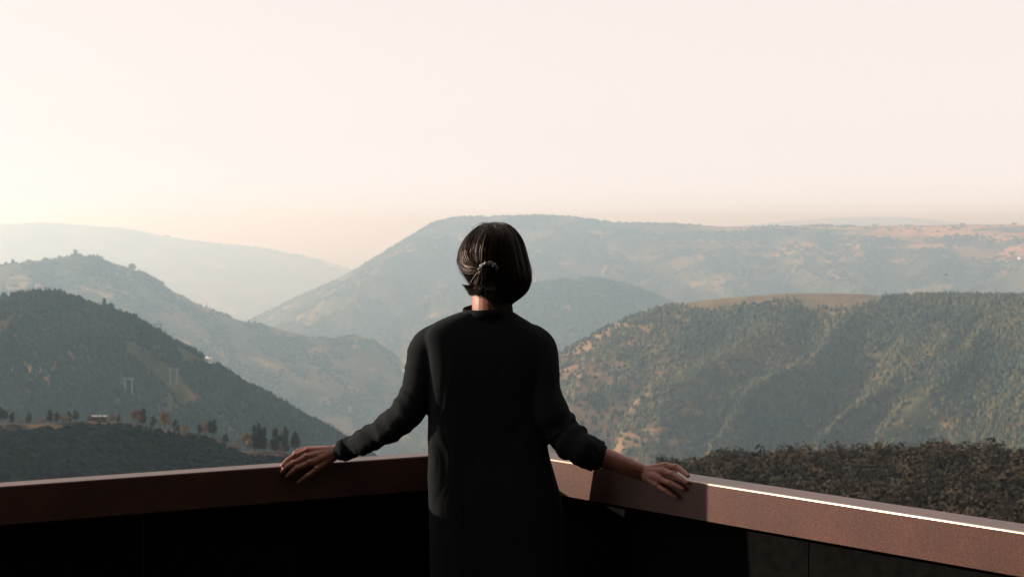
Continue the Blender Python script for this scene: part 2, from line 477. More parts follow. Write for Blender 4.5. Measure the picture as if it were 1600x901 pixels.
# the near left shoulder with its row of trees
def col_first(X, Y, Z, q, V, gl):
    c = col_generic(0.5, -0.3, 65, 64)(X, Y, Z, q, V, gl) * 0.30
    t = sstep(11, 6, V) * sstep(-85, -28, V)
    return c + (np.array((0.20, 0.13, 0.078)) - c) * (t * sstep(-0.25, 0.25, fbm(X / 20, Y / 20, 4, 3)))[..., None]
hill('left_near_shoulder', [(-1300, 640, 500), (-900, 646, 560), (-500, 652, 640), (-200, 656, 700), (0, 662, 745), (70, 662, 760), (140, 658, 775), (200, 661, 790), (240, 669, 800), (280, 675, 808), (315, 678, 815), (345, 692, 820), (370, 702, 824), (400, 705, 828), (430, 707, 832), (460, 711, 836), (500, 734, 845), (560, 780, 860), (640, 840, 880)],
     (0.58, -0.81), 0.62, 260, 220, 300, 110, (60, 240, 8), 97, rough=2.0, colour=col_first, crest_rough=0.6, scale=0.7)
# the big slope on the right
def col_right(X, Y, Z, q, V, gl):
    c = col_generic(0.35, -0.12, 66, 120)(X, Y, Z, q, V, gl)
    sx_ = W / 2 + F * X / Y
    left = sstep(1150, 950, sx_ + 60 * fbm(X / 90, Y / 90, 28, 3))
    c = c + (np.array((0.22, 0.135, 0.075)) - c) * (left * sstep(-0.35, 0.15, fbm(X / 60, Y / 60, 8, 4)))[..., None]
    edge = 115 * sstep(960, 1200, q) * sstep(1420, 1330, q) + 70 * fbm(X / 110, Y / 110, 18, 4)
    top = sstep(1000, 1080, q) * sstep(1415, 1370, q) * sstep(edge + 35, edge - 35, V) * sstep(-80, -20, V)
    return c + (np.array((0.140, 0.105, 0.058)) - c) * top[..., None]
hill('right_hill', [(640, 770, 2750), (720, 690, 2740), (780, 638, 2730), (830, 596, 2720), (870, 562, 2710), (900, 542, 2700), (940, 518, 2690), (1000, 493, 2670), (1050, 478, 2650), (1080, 472, 2640), (1150, 464, 2600), (1250, 458, 2540), (1330, 459, 2490), (1400, 464, 2440), (1500, 464, 2370), (1600, 464, 2300), (1800, 458, 2160), (2100, 450, 1980), (2600, 446, 1720), (3300, 470, 1450), (4200, 520, 1200)],
     (-0.55, -0.83), 0.36, 1250, 700, 620, 170, (260, 1100, 95), 107, rough=4, colour=col_right, curve=0.25, crest_rough=1.5, scale=1.2)

# forests
def dens_std(thr, edge=0.2, scale=120, seed=5, glk=0.3, crest=None):
    def fn(qs, vv, pos, gl):
        d = fbm(pos[:, 0] / scale, pos[:, 1] / scale, seed, 4)
        return sstep(thr, thr + edge, d - glk * gl * 0.5)
    return fn
forest('distant_woods', 'plateau_mountain', 38000, (5.0, 9), (5.6, 10.5), lambda q, v, p, g: sstep(3, 26, v) * sstep(-0.28, 0.15, fbm(p[:, 0] / 168, p[:, 1] / 129, 5, 4) - 0.12 * g) * (1 - 0.9 * sstep(1330, 1400, q) * sstep(16, 48, v) * sstep(320, 190, v)),
       tree_cols(1.2), 'hazy far-off woods spread over the broad plateau mountain', (320, 1700), 1740, seg=4, v_min=0)
forest('distant_woods', 'far_ridge', 7000, (4.7, 8), (8, 13), dens_std(-0.2, 0.3, 100), tree_cols(1.0), 'palest woods on the far ridge at the left skyline', (-150, 760), 1170, seg=4, v_min=0)
forest('spur_woods', 'middle_spur', 10000, (5.7, 10), (4.3, 7.9), dens_std(-0.45, 0.3, 107), tree_cols(0.7), 'blue-grey woods on the rounded spur behind the person', (640, 1120), 700, seg=5)
forest('ridge_woods', 'left_back_ridge', 21000, (5.2, 9.6), (3.4, 6.0), dens_std(-0.22, 0.3, 100), tree_cols(0.9), 'grey-green woods on the back ridge with the rounded summit', (-400, 720), 723, seg=5)
forest('wooded_slope', 'left_wooded_ridge', 26000, (6.8, 12.6), (2.5, 4.5), dens_std(-0.42, 0.25, 103), tree_cols(0.2), 'dark teal woods covering the steep ridge behind the pylons', (-500, 640), 485, conic=0.4, v_min=-12)
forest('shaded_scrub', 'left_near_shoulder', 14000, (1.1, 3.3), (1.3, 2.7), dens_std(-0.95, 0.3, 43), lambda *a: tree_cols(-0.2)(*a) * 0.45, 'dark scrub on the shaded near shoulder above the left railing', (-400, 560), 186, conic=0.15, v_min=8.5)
def dens_right(q, v, p, g):
    d = fbm(p[:, 0] / 130, p[:, 1] / 130, 55, 4)
    heath = sstep(1150, 950, W / 2 + F * p[:, 0] / p[:, 1] + 60 * fbm(p[:, 0] / 90, p[:, 1] / 90, 28, 3))
    edge = 115 * sstep(960, 1200, q) * sstep(1420, 1330, q) + 70 * fbm(p[:, 0] / 110, p[:, 1] / 110, 18, 4)
    top = sstep(1000, 1070, q) * sstep(1415, 1375, q) * sstep(edge + 45, edge - 45, v)
    return np.clip(sstep(-0.55, -0.25, d) * (1 - 0.75 * heath * sstep(-0.2, 0.1, d + 0.2)) * (1 - top), 0, 1)
forest('hillside_forest', 'right_hill', 84000, (6.0, 10.5), (2.6, 4.4), dens_right, tree_cols(2.3), 'blue-green conifer forest covering the big slope on the right', (760, 2500), 1050, conic=0.45, v_min=-15)

# ------------------------------------------------------------------ the hill the lookout stands on
def own_height(X, Y):
    r = np.sqrt(X * X + Y * Y) + 1e-6
    az = np.degrees(np.arctan2(X, Y))
    right = sstep(2.0, 6.5, az) * sstep(150, 125, az)
    # gentle shoulder on the right, seen over the rail
    zc = np.interp(az, [4, 6.67, 9, 11.4, 15.1, 17.5, 19.8, 30, 95], [-9.9, -9.55, -9.2, -9.1, -8.85, -8.7, -8.5, -8.0, -6.0])
    zr = np.where(r < 180, -1.3 - np.clip(r - 9, 0, None) * (0.213 * 180 - 1.3) / 171.0, 0)
    z280 = np.tan(np.radians(zc)) * 280 
    zr = np.where(r >= 180, -38.3 + (z280 + 38.3) * np.clip((r - 180) / 100, 0, 1), zr)
    zr = zr - np.clip(r - 280, 0, None) * 0.75
    zl = -1.3 - np.clip(r - 9, 0, None) * 0.68
    behind = np.where(az > 0, sstep(62, 100, az), sstep(100, 125, -az))
    up = np.clip(r - 6, 0, None)
    zb = -0.9 + 65.0 * (1 - np.exp(-up * 4.5 / 65.0)) - np.clip(r - 150, 0, None) * 0.3  # unseen bank added behind the camera, steep enough to block skylight
    z = zl * (1 - right) + zr * right
    z = z * (1 - behind) + zb * behind
    z = np.maximum(z, BASE - 5)
    return z + (fbm(X / 18, Y / 18, 3, 4) * 1.4 + fbm(X / 5, Y / 5, 8, 3) * 0.3) * sstep(9, 40, r)

az = np.radians(np.concatenate([np.arange(-180, -40, 4.0), np.arange(-40, 2, 2.0), np.arange(2, 26, 0.2), np.arange(26, 180.1, 4.0)]))
rr_ = np.concatenate([[0.0], np.geomspace(5, 110, 30), np.linspace(114, 300, 110), np.geomspace(305, 1100, 25)])
AZ, RR = np.meshgrid(az, rr_, indexing='ij')
OX, OY = RR * np.sin(AZ), RR * np.cos(AZ)
OZ = own_height(OX, OY)
oi = np.arange(OX.size).reshape(OX.shape)
of = np.stack([oi[:-1, :-1], oi[:-1, 1:], oi[1:, 1:], oi[1:, :-1]], axis=2).reshape(-1, 4)
pp = np.stack([OX, OY, OZ], 2).reshape(-1, 3)
oc = lerp3((0.050, 0.034, 0.022), (0.028, 0.025, 0.016), sstep(-0.2, 0.2, fbm(OX / 9, OY / 9, 2, 4)))
shade_bank = np.clip(np.where(np.degrees(AZ) > 0, sstep(62, 100, np.degrees(AZ)), sstep(100, 125, -np.degrees(AZ))), 0, 1)
oc = oc + (np.array((0.011, 0.015, 0.010)) - oc) * shade_bank[..., None]  # added bank coloured dark so it bounces little light back
if np.cross(pp[of[40][1]] - pp[of[40][0]], pp[of[40][3]] - pp[of[40][0]])[2] < 0: of = of[:, ::-1]
hillside = link('lookout_hillside', mesh_np('lookout_hillside', pp, of, oc.reshape(-1, 3), True), M_NEAR_GROUND)
tag(hillside, kind='structure')

# leafy clump: small triangles spread through a rounded volume
def leaf_cloud(n, rx, rz, size, zc, shell=0.55):
    u = rng.normal(size=(n, 3)); u /= np.linalg.norm(u, axis=1)[:, None]
    rad = (shell + (1 - shell) * rng.random(n) ** 0.5)[:, None]
    lob = 1 + 0.28 * np.sin(3 * np.arctan2(u[:, 1], u[:, 0]) + rng.uniform(0, 6))[:, None] * np.abs(u[:, 2:3]) + 0.15 * np.sin(5 * u[:, 2:3] * 2 + 1)
    c = u * rad * lob * np.array([rx, rx, rz]) + np.array([0, 0, zc])
    t1 = np.cross(u, rng.normal(size=(n, 3))); t1 /= np.linalg.norm(t1, axis=1)[:, None] + 1e-9
    t2 = np.cross(u, t1) + rng.normal(0, 0.35, (n, 3))
    s = size * rng.uniform(0.6, 1.4, (n, 1))
    v = np.stack([c - t1 * s - t2 * s * 0.4, c + t1 * s - t2 * s * 0.4, c + t2 * s * 1.1], axis=1)
    return v.reshape(-1, 3), np.arange(3 * n).reshape(-1, 3), rad[:, 0]

# ground cover of heather and broom on the right shoulder
N = 4400
sa = np.radians(np.concatenate([rng.uniform(4.5, 24, 3000), rng.uniform(24, 42, N - 3000)])); sr = np.sqrt(rng.uniform(135 ** 2, 288 ** 2, N))
sx, sy = sr * np.sin(sa), sr * np.cos(sa)
sz = own_height(sx, sy)
BV, BF, BC, off = [], [], [], 0
protos = [leaf_cloud(150, 1.0, 0.75, 0.105, 0.45, 0.7) for _ in range(12)]
for i in range(N):
    v, f, rad = protos[i % 12]
    s = 0.7 + 2.3 * rng.random() ** 1.7; a = rng.uniform(0, 6.28)
    ca, sa_ = math.cos(a), math.sin(a)
    w = np.stack([v[:, 0] * ca - v[:, 1] * sa_, v[:, 0] * sa_ + v[:, 1] * ca, v[:, 2] * rng.uniform(0.7, 1.25)], 1) * s
    BV.append(w + np.array([sx[i], sy[i], sz[i]])); BF.append(f + off); off += len(v)
    p = fbm(sx[i] / 22, sy[i] / 22, 77, 3) + rng.normal(0, 0.30)
    base = np.array((0.026, 0.023, 0.015)) * (1 - sstep(-0.2, 0.35, p)) + np.array((0.046, 0.034, 0.022)) * sstep(-0.2, 0.35, p)
    BC.append(np.repeat(base[None] * rng.uniform(0.82, 1.18, (len(f), 1)), 3, axis=0))
cover = link('heath_scrub', mesh_np('heath_scrub', np.concatenate(BV), np.concatenate(BF), np.concatenate(BC)), M_FOLIAGE)
tag(cover, 'brown heather and broom scrub covering the near slope behind the right railing', 'scrub', kind='stuff')


# ------------------------------------------------------------------ lookout deck and parapet
RAIL_Z = 1.0
def line_px(p, q, z=RAIL_Z):
    a, b = on_plane(*p, z)[:2], on_plane(*q, z)[:2]
    d = (b - a) / np.linalg.norm(b - a)
    return a, d
def isect(l1, l2):
    (a, d), (b, e) = l1, l2
    t = np.linalg.solve(np.array([d, -e]).T, b - a)
    return a + d * t[0]
L_IN = line_px((0, 760), (437.5, 728.5)); R_IN = line_px((1098, 753.5), (1600, 831))
corner_in = isect(L_IN, R_IN)
dirL = -L_IN[1] if L_IN[1][0] > 0 else L_IN[1]
dirR = R_IN[1] if R_IN[1][0] > 0 else -R_IN[1]
outL = np.array([dirL[1], -dirL[0]]); outL = outL if outL[1] > 0 else -outL
outR = np.array([-dirR[1], dirR[0]]); outR = outR if outR[1] > 0 else -outR
WL, WR = 0.068, 0.092
def off_corner(oL, oR):
    return isect((corner_in + outL * oL, dirL), (corner_in + outR * oR, dirR))

parapet = empty('parapet_railing', (corner_in[0], corner_in[1], 0))
tag(parapet, 'rust-red weathered steel parapet meeting in a point in front of the person', 'railing')
bpy.context.view_layer.update()
def par(o):
    o.matrix_parent_inverse = Matrix.Translation(-Vector(parapet.location))
    return o

BEAM_H = 0.102
def beam(dirv, outv, width, length, frac, name):
    b = 0.0042
    prof = [(0.0, RAIL_Z - BEAM_H)]
    for k in range(6):
        a = k / 5 * math.pi / 2
        prof.append((b - b * math.cos(a), RAIL_Z - b + b * math.sin(a)))
    prof += [(width - 0.004, RAIL_Z), (width, RAIL_Z - 0.004), (width, RAIL_Z - BEAM_H)]
    bm = bmesh.new()
    rings = []
    for end in (0, 1):
        ring = []
        for o, z in prof:
            base = off_corner(o * (1 if frac == 'L' else WL / WR), o * (1 if frac == 'R' else WR / WL)) if end == 0 else corner_in + outv * o + dirv * length
            ring.append(bm.verts.new((base[0], base[1], z)))
        rings.append(ring)
    n = len(prof)
    for i in range(n):
        j = (i + 1) % n
        f = bm.faces.new((rings[0][i], rings[0][j], rings[1][j], rings[1][i]))
        f.material_index = 1 if 1 <= i <= 5 else 0
        f.smooth = 1 <= i <= 5
    bm.faces.new(rings[0][::-1]); bm.faces.new(rings[1])
    bmesh.ops.recalc_face_normals(bm, faces=bm.faces)
    me = bpy.data.meshes.new(name); bm.to_mesh(me); bm.free()
    me.materials.append(M_RUST); me.materials.append(M_GLINT_EDGE if frac == 'R' else M_RUST)
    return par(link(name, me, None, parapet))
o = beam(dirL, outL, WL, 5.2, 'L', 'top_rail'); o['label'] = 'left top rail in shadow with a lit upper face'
o = beam(dirR, outR, WR, 4.6, 'R', 'top_rail'); o['label'] = 'right top rail in sun with a sun glint coloured onto its edge'

def oriented_box(name, a, dirv, outv, l, w, z0, z1, mat, parent, bev=0.0):
    bm = bmesh.new()
    vs_ = []
    for z in (z0, z1):
        for s, t in ((0, 0), (l, 0), (l, w), (0, w)):
            p = a + dirv * s + outv * t
            vs_.append(bm.verts.new((p[0], p[1], z)))
    for f in ((0, 1, 2, 3), (4, 5, 6, 7), (0, 1, 5, 4), (1, 2, 6, 5), (2, 3, 7, 6), (3, 0, 4, 7)):
        bm.faces.new([vs_[k] for k in f])
    if bev: bmesh.ops.bevel(bm, geom=list(bm.edges), offset=bev, segments=1, affect='EDGES')
    bmesh.ops.recalc_face_normals(bm, faces=bm.faces)
    me = bpy.data.meshes.new(name); bm.to_mesh(me); bm.free()
    return par(link(name, me, mat, parent)) if parent is parapet else link(name, me, mat, parent)
for dv, ov, wd, tot in ((dirL, outL, WL, 5.2), (dirR, outR, WR, 4.6)):
    s = 0.06
    while s + 0.6 < tot:
        oriented_box('panel', corner_in + dv * s + ov * (wd * 0.62), dv, ov, 0.997, 0.006, 0.05, RAIL_Z - BEAM_H - 0.002, M_SHADESTEEL, parapet)
        oriented_box('post', corner_in + dv * (s + 0.94) + ov * (wd * 0.62 + 0.008), dv, ov, 0.06, 0.012, 0.004, RAIL_Z - BEAM_H - 0.003, M_SHADESTEEL, parapet)
        s += 1.0

# deck floor: boards on a dark slab, cut to the prow of the lookout
bm = bmesh.new()
oc_ = off_corner(0.12, 0.12)
pl = [oc_, corner_in + outL * 0.12 + dirL * 5.4, (-5.6, -3.2), (4.2, -3.2), corner_in + outR * 0.12 + dirR * 4.8]
top = [bm.verts.new((p[0], p[1], 0.0)) for p in pl]; bot = [bm.verts.new((p[0], p[1], -0.35)) for p in pl]
bm.faces.new(top); bm.faces.new(bot[::-1])
for i in range(5): bm.faces.new((top[i], top[(i + 1) % 5], bot[(i + 1) % 5], bot[i]))
bmesh.ops.recalc_face_normals(bm, faces=bm.faces)
me = bpy.data.meshes.new('deck_floor'); bm.to_mesh(me); bm.free()
deck = tag(link('deck_floor', me, M_DECK), kind='structure')

# ------------------------------------------------------------------ the person
PX = 2222.0
def catmull(pts, n):
    pts = np.asarray(pts, float)
    t = np.linspace(0, len(pts) - 1, n)
    i = np.clip(t.astype(int), 0, len(pts) - 2); f = (t - i)[:, None]
    p0 = pts[np.maximum(i - 1, 0)]; p1 = pts[i]; p2 = pts[i + 1]; p3 = pts[np.minimum(i + 2, len(pts) - 1)]
    return 0.5 * (2 * p1 + (p2 - p0) * f + (2 * p0 - 5 * p1 + 4 * p2 - p3) * f ** 2 + (3 * p1 - p0 - 3 * p2 + p3) * f ** 3)

def tube(path, radii, seg=16, n=None, cap=True, flat=None, ripple=None):
    """closed rounded tube along a smooth path. flat: (axis vector, factor) squashes the section along that axis"""
    m = n or max(6, len(path) * 6)
    pr = catmull(np.c_[np.asarray(path, float), np.asarray(radii, float)], m)
    c, r = pr[:, :3], np.maximum(pr[:, 3], 1e-4)
    if ripple is not None: r = r * ripple(np.linspace(0, 1, m))
    if cap:
        t0 = c[0] - c[1]; t0 /= np.linalg.norm(t0); t1 = c[-1] - c[-2]; t1 /= np.linalg.norm(t1)
        a = np.radians([80, 60, 35])
        c = np.concatenate([c[0] + t0 * r[0] * np.sin(a)[:, None], c, c[-1] + t1 * r[-1] * np.sin(a[::-1])[:, None]])
        r = np.concatenate([r[0] * np.cos(a), r, r[-1] * np.cos(a[::-1])])
    tg = np.gradient(c, axis=0); tg /= np.linalg.norm(tg, axis=1)[:, None]
    nrm = np.cross(tg[0], [0.13, 0.9, 0.3]); nrm /= np.linalg.norm(nrm)
    V = []
    ang = np.linspace(0, 2 * math.pi, seg, endpoint=False)
    for k in range(len(c)):
        nrm = nrm - tg[k] * np.dot(nrm, tg[k]); nrm /= np.linalg.norm(nrm)
        b = np.cross(tg[k], nrm)
        off = (np.cos(ang)[:, None] * nrm + np.sin(ang)[:, None] * b) * r[k]
        if flat is not None:
            ax = np.asarray(flat[0], float); ax = ax / np.linalg.norm(ax)
            off = off - (off @ ax)[:, None] * ax * (1 - flat[1])
        V.append(c[k] + off)
    return stitch(V)

def stitch(V):
    V = np.array(V); k, s = V.shape[:2]
    verts = np.concatenate([V.reshape(-1, 3), V[0].mean(0)[None], V[-1].mean(0)[None]])
    faces = []
    for i in range(k - 1):
        for j in range(s):
            jj = (j + 1) % s
            faces.append((i * s + j, i * s + jj, (i + 1) * s + jj, (i + 1) * s + j))
    for j in range(s):
        jj = (j + 1) % s
        faces.append((k * s, jj, j)); faces.append((k * s + 1, (k - 1) * s + j, (k - 1) * s + jj))
    return verts, faces

def ellipsoid(c, r, seg=20, rings=14, rot=None):
    V = []
    for i in range(1, rings):
        a = math.pi * i / rings
        t = np.linspace(0, 2 * math.pi, seg, endpoint=False)
        p = np.c_[np.cos(t) * math.sin(a) * r[0], np.sin(t) * math.sin(a) * r[1], np.full(seg, math.cos(a) * r[2])]
        if rot is not None: p = p @ np.array(rot).T
        V.append(p + np.asarray(c))
    return stitch(V)

def fuse(name, parts, voxel, smooth_it=4, decimate=None, mat=None, parent=None, disp=None):
    """several closed shapes grown together into one continuous skin"""
    bm = bmesh.new()
    for v, f in parts:
        vv = [bm.verts.new(p) for p in v]
        for q in f:
            try: bm.faces.new([vv[k] for k in q])
            except ValueError: pass
    bmesh.ops.recalc_face_normals(bm, faces=bm.faces)
    me = bpy.data.meshes.new(name + '_raw'); bm.to_mesh(me); bm.free()
    o = bpy.data.objects.new(name + '_raw', me); COL.objects.link(o)
    r = o.modifiers.new('r', 'REMESH'); r.mode = 'VOXEL'; r.voxel_size = voxel; r.use_smooth_shade = True
    if smooth_it:
        s = o.modifiers.new('s', 'SMOOTH'); s.factor = 0.5; s.iterations = smooth_it
    if decimate:
        d = o.modifiers.new('d', 'DECIMATE'); d.ratio = decimate
    dg = bpy.context.evaluated_depsgraph_get()
    out = bpy.data.meshes.new_from_object(o.evaluated_get(dg))
    out.name = name
    bpy.data.objects.remove(o); bpy.data.meshes.remove(me)
    if disp is not None:
        nv = len(out.vertices)
        co = np.empty(nv * 3, np.float32); out.vertices.foreach_get('co', co); co = co.reshape(-1, 3)
        no = np.empty(nv * 3, np.float32); out.vertex_normals.foreach_get('vector', no); no = no.reshape(-1, 3)
        co = co + no * disp(co)[:, None]
        out.vertices.foreach_set('co', co.astype(np.float32).ravel()); out.update()
    out.polygons.foreach_set('use_smooth', np.ones(len(out.polygons), dtype=bool))
    out.materials.clear()
    return link(name, out, mat, parent)

def rows_to_rings(rows, seg=48, ex=2.3, turn=0.0):
    """rows: (py, x left, x right, depth centre, half depth)"""
    V = []
    t = np.linspace(0, 2 * math.pi, seg, endpoint=False)
    for py, xl, xr, dc, hd in rows:
        a, b = P(xl, py, dc), P(xr, py, dc)
        c, hw = (a + b) / 2, (b[0] - a[0]) / 2
        ct, st = np.cos(t), np.sin(t)
        lx, ly = hw * np.sign(ct) * np.abs(ct) ** (2 / ex), hd * np.sign(st) * np.abs(st) ** (2 / ex)
        rx_, ry_ = lx * math.cos(turn) - ly * math.sin(turn), lx * math.sin(turn) + ly * math.cos(turn)
        rx_ = rx_ * hw / np.abs(rx_).max()
        V.append(np.c_[c[0] + rx_, c[1] + ry_, np.full(seg, c[2])])
    return stitch(V)

def R_(px_r, depth): return px_r * depth / PX
DH = -0.05
TD = 3.99                                 # distance of the torso
person = empty('person', (P(770, 500, TD)[0], TD, 0))
tag(person, 'person in a black blouse with dark tied hair, back turned, arms spread along the railing', 'person')
bpy.context.view_layer.update()
PINV = Matrix.Translation(-Vector(person.location))
def pp_(o):
    o.matrix_parent_inverse = PINV
    return o

def rdR(px): return on_plane(px, 753.5 + (831 - 753.5) / 502 * (px - 1098), RAIL_Z)[1]
def rdL(px): return on_plane(px, 760 - 31.5 / 437.5 * px, RAIL_Z)[1]

# --- hands: wrist, knuckle, middle joint, last joint, tip; each (px, py, offset from the rail's inner edge)
def finger(pts, rad, rd):
    return tube([P(x, y, rd(x) + o) for x, y, o in pts], rad, seg=12, n=16)
def hand(wrist, fingers, thumb, rd, web):
    parts = []
    wx, wy, wo = wrist
    wp = P(wx, wy, rd(wx) + wo)
    for pts, s in fingers:
        k = P(pts[0][0], pts[0][1], rd(pts[0][0]) + pts[0][2])
        parts.append(finger(pts, [0.0098 * s, 0.0084 * s, 0.0076 * s, 0.0062 * s], rd))
        parts.append(tube([wp * 0.85 + k * 0.15, wp * 0.4 + k * 0.6, k], [0.0165, 0.0135, 0.0105 * s], seg=12, n=10))
        parts.append(ellipsoid(k + np.array([0, -0.003, 0.003]), (0.0089 * s,) * 3, 10, 8))
        m = P(pts[1][0], pts[1][1], rd(pts[1][0]) + pts[1][2])
        parts.append(ellipsoid(m + np.array([0, -0.0015, 0.0015]), (0.0091 * s,) * 3, 10, 8))
    tp = [P(x, y, rd(x) + o) for x, y, o in thumb]
    parts.append(tube([wp * 0.8 + tp[0] * 0.2] + tp, [0.015, 0.0135, 0.0105, 0.0078], seg=12, n=16))
    for a, b in zip(web[:-1], web[1:]):
        parts.append(tube([P(a[0], a[1], rd(a[0]) + a[2]), P(b[0], b[1], rd(b[0]) + b[2])], [a[3], b[3]], seg=12, n=6))
    return parts
left_hand = hand((531, 704, 0.004), [
    ([(480, 704, 0.020), (461, 711.5, 0.016), (449, 719, 0.006), (441.5, 727, -0.006)], 1.0),
    ([(478, 714, 0.004), (459, 723, -0.006), (448, 729.5, -0.010), (440.5, 736.5, -0.011)], 1.02),
    ([(482, 723.5, -0.006), (463.5, 731.5, -0.014), (455, 737.5, -0.016), (448, 743.5, -0.014)], 0.97),
    ([(494, 733, -0.014), (480, 743, -0.019), (472, 748.5, -0.017), (465.5, 753.5, -0.014)], 0.86)],
    [(498, 703, 0.036), (476, 703, 0.046), (461, 707.5, 0.043)], rdL, [(520, 708, 0.0, 0.016), (500, 717, -0.002, 0.0165), (492, 722, -0.006, 0.012)])
right_hand = hand((1003, 737, 0.006), [
    ([(1040, 727, 0.024), (1056, 729.5, 0.022), (1066, 735.5, 0.014), (1075, 743, 0.000)], 1.0),
    ([(1036, 736, 0.006), (1051, 740.5, -0.004), (1062, 747, -0.010), (1072.5, 754, -0.010)], 1.02),
    ([(1031, 748, -0.010), (1047, 754.5, -0.017), (1058, 759, -0.016), (1067.5, 763.5, -0.013)], 0.97),
    ([(1026, 757.5, -0.016), (1040, 766.5, -0.020), (1048, 771.5, -0.018), (1056.5, 777, -0.014)], 0.86)],
    [(1024, 731, 0.040), (1040, 733, 0.048), (1054, 737, 0.044)], rdR, [(1012, 742, 0.0, 0.016), (1024, 745, -0.004, 0.016), (1030, 747, -0.008, 0.012)])

wl_d = rdL(531) + 0.004; wr_d = rdR(1003) + 0.006
ARM_L = [(688, 546, TD, 22), (668, 575, TD - 0.01, 19), (655, 612, TD - 0.02, 18), (637, 643, TD - 0.02, 17), (607, 668, TD + 0.01, 15.5), (572, 688, TD + 0.055, 14.5), (549, 698, TD + 0.10, 14), (535, 704, wl_d - 0.012, 13.5), (527, 705, wl_d, 13.5)]
ARM_R = [(832, 548, TD, 22), (846, 578, TD - 0.02, 19), (852, 612, TD - 0.03, 18), (861, 648, TD - 0.035, 17), (882, 678, TD - 0.03, 17), (906, 698, rdR(932) - 0.115, 17.5), (929, 709, rdR(932) - 0.10, 18.5), (970, 724.5, rdR(970) - 0.05, 16.5), (1003, 737, wr_d, 14.5)]
def limb(spec, grow=0.0, **kw):
    return tube([P(x, y, d) for x, y, d, r in spec], [R_(r, d) + grow for x, y, d, r in spec], **kw)

HC = P(773, 405, 4.075 + DH)                   # middle of the head
neck0 = P(768, 440, 4.06 + DH); neck1 = P(767, 480, 4.045 + DH); neck2 = P(766, 520, TD)
head = [
    ellipsoid(HC + (0, 0.0, 0.004), (0.072, 0.088, 0.092), 28, 20),
    ellipsoid(HC + (0, 0.032, -0.050), (0.056, 0.058, 0.066), 24, 16),          # jaw
    ellipsoid(HC + (0, 0.074, -0.100), (0.022, 0.018, 0.018), 14, 10),          # chin
    tube([HC + (0, 0.090, 0.005), HC + (0, 0.104, -0.022), HC + (0, 0.110, -0.034)], [0.007, 0.009, 0.011], 10),   # nose
    ellipsoid(HC + (0, 0.092, -0.062), (0.022, 0.010, 0.006), 12, 8),           # lips
    ellipsoid(HC + (0, 0.090, -0.072), (0.018, 0.010, 0.006), 12, 8),
    tube([HC + (-0.045, 0.074, 0.018), HC + (0, 0.088, 0.020), HC + (0.045, 0.074, 0.018)], [0.008, 0.009, 0.008], 10),   # brow
    ellipsoid(HC + (-0.077, 0.008, -0.008), (0.008, 0.018, 0.030), 12, 10), ellipsoid(HC + (0.077, 0.008, -0.008), (0.008, 0.018, 0.030), 12, 10),
    tube([neck0, neck1, neck2], [0.056, 0.0535, 0.048], 24)]
torso = rows_to_rings([(500, 730, 808, TD, 0.04), (520, 712, 815, TD, 0.045), (560, 700, 830, TD, 0.055), (620, 700, 832, TD, 0.058), (700, 702, 836, TD, 0.058), (780, 690, 850, TD, 0.062), (860, 690, 850, TD, 0.062), (900, 700, 840, TD, 0.06)], 32)
hipz = P(770, 880, TD)[2]
cx = P(770, 500, TD)[0]
legs = []
for s in (-1, 1):
    legs.append(tube([(cx + s * 0.085, TD, hipz), (cx + s * 0.095, TD - 0.005, 0.47), (cx + s * 0.10, TD + 0.012, 0.28), (cx + s * 0.10, TD + 0.005, 0.09)], [0.075, 0.050, 0.047, 0.034], 16))
    legs.append(tube([(cx + s * 0.10, TD - 0.02, 0.055), (cx + s * 0.105, TD + 0.07, 0.045), (cx + s * 0.108, TD + 0.14, 0.038)], [0.030, 0.030, 0.022], 12))
body = pp_(fuse('body', head + [torso] + legs + left_hand + right_hand + [limb(ARM_L, -0.003, seg=16), limb(ARM_R, -0.002, seg=16)], 0.0021, 3, 0.35, M_SKIN, person))
# eyes, on the far side of the head
for s in (-1, 1):
    v, f = ellipsoid(HC + (s * 0.031, 0.080, 0.004), (0.012, 0.009, 0.008), 12, 8)
    bm = bmesh.new(); vv = [bm.verts.new(p) for p in v]
    for q in f: bm.faces.new([vv[k] for k in q])
    me = bpy.data.meshes.new('eye'); bm.to_mesh(me); bm.free()
    e_ = link('eye', me, M_EYE, body); 

# --- blouse
SL_L = [(690, 530, TD, 30), (668, 545, TD, 31), (661, 572, TD - 0.01, 29), (654, 605, TD - 0.02, 28), (637, 643, TD - 0.02, 28), (607, 668, TD + 0.01, 25.5), (572, 688, TD + 0.055, 21.5), (549, 698, TD + 0.10, 19), (535, 704, wl_d - 0.012, 17.5)]
SL_R = [(826, 532, TD, 30), (843, 545, TD, 29), (849, 575, TD - 0.02, 27), (851, 612, TD - 0.03, 27.5), (861, 648, TD - 0.035, 32), (882, 678, TD - 0.03, 30.5), (906, 699, rdR(932) - 0.115, 29), (929, 710, rdR(932) - 0.10, 25)]
def rip(freqs, t0, amp):
    def fn(t):
        return 1 + amp * sstep(t0 - 0.12, t0 + 0.1, t) * (np.sin(t * freqs[0]) + 0.6 * np.sin(t * freqs[1] + 1.3))
    return fn
tors = [(484, 734, 798, TD - 0.002, 0.056), (489, 716, 805, TD, 0.062), (496, 697, 816, TD, 0.070), (504, 680, 829, TD, 0.078), (514, 668, 842, TD, 0.085), (526, 664, 850, TD, 0.092), (545, 667, 853, TD, 0.100), (580, 669, 850, TD, 0.106), (620, 669, 847, TD, 0.106), (660, 668.5, 850, TD, 0.105), (700, 668, 856, TD, 0.107), (740, 668, 866, TD, 0.112), (775, 669, 876, TD, 0.116), (830, 670, 882, TD, 0.120), (880, 671, 886, TD, 0.122), (905, 671, 888, TD, 0.123)]
tr = np.array(tors); tr[:, 4] *= 0.80; dense = catmull(tr, 90)
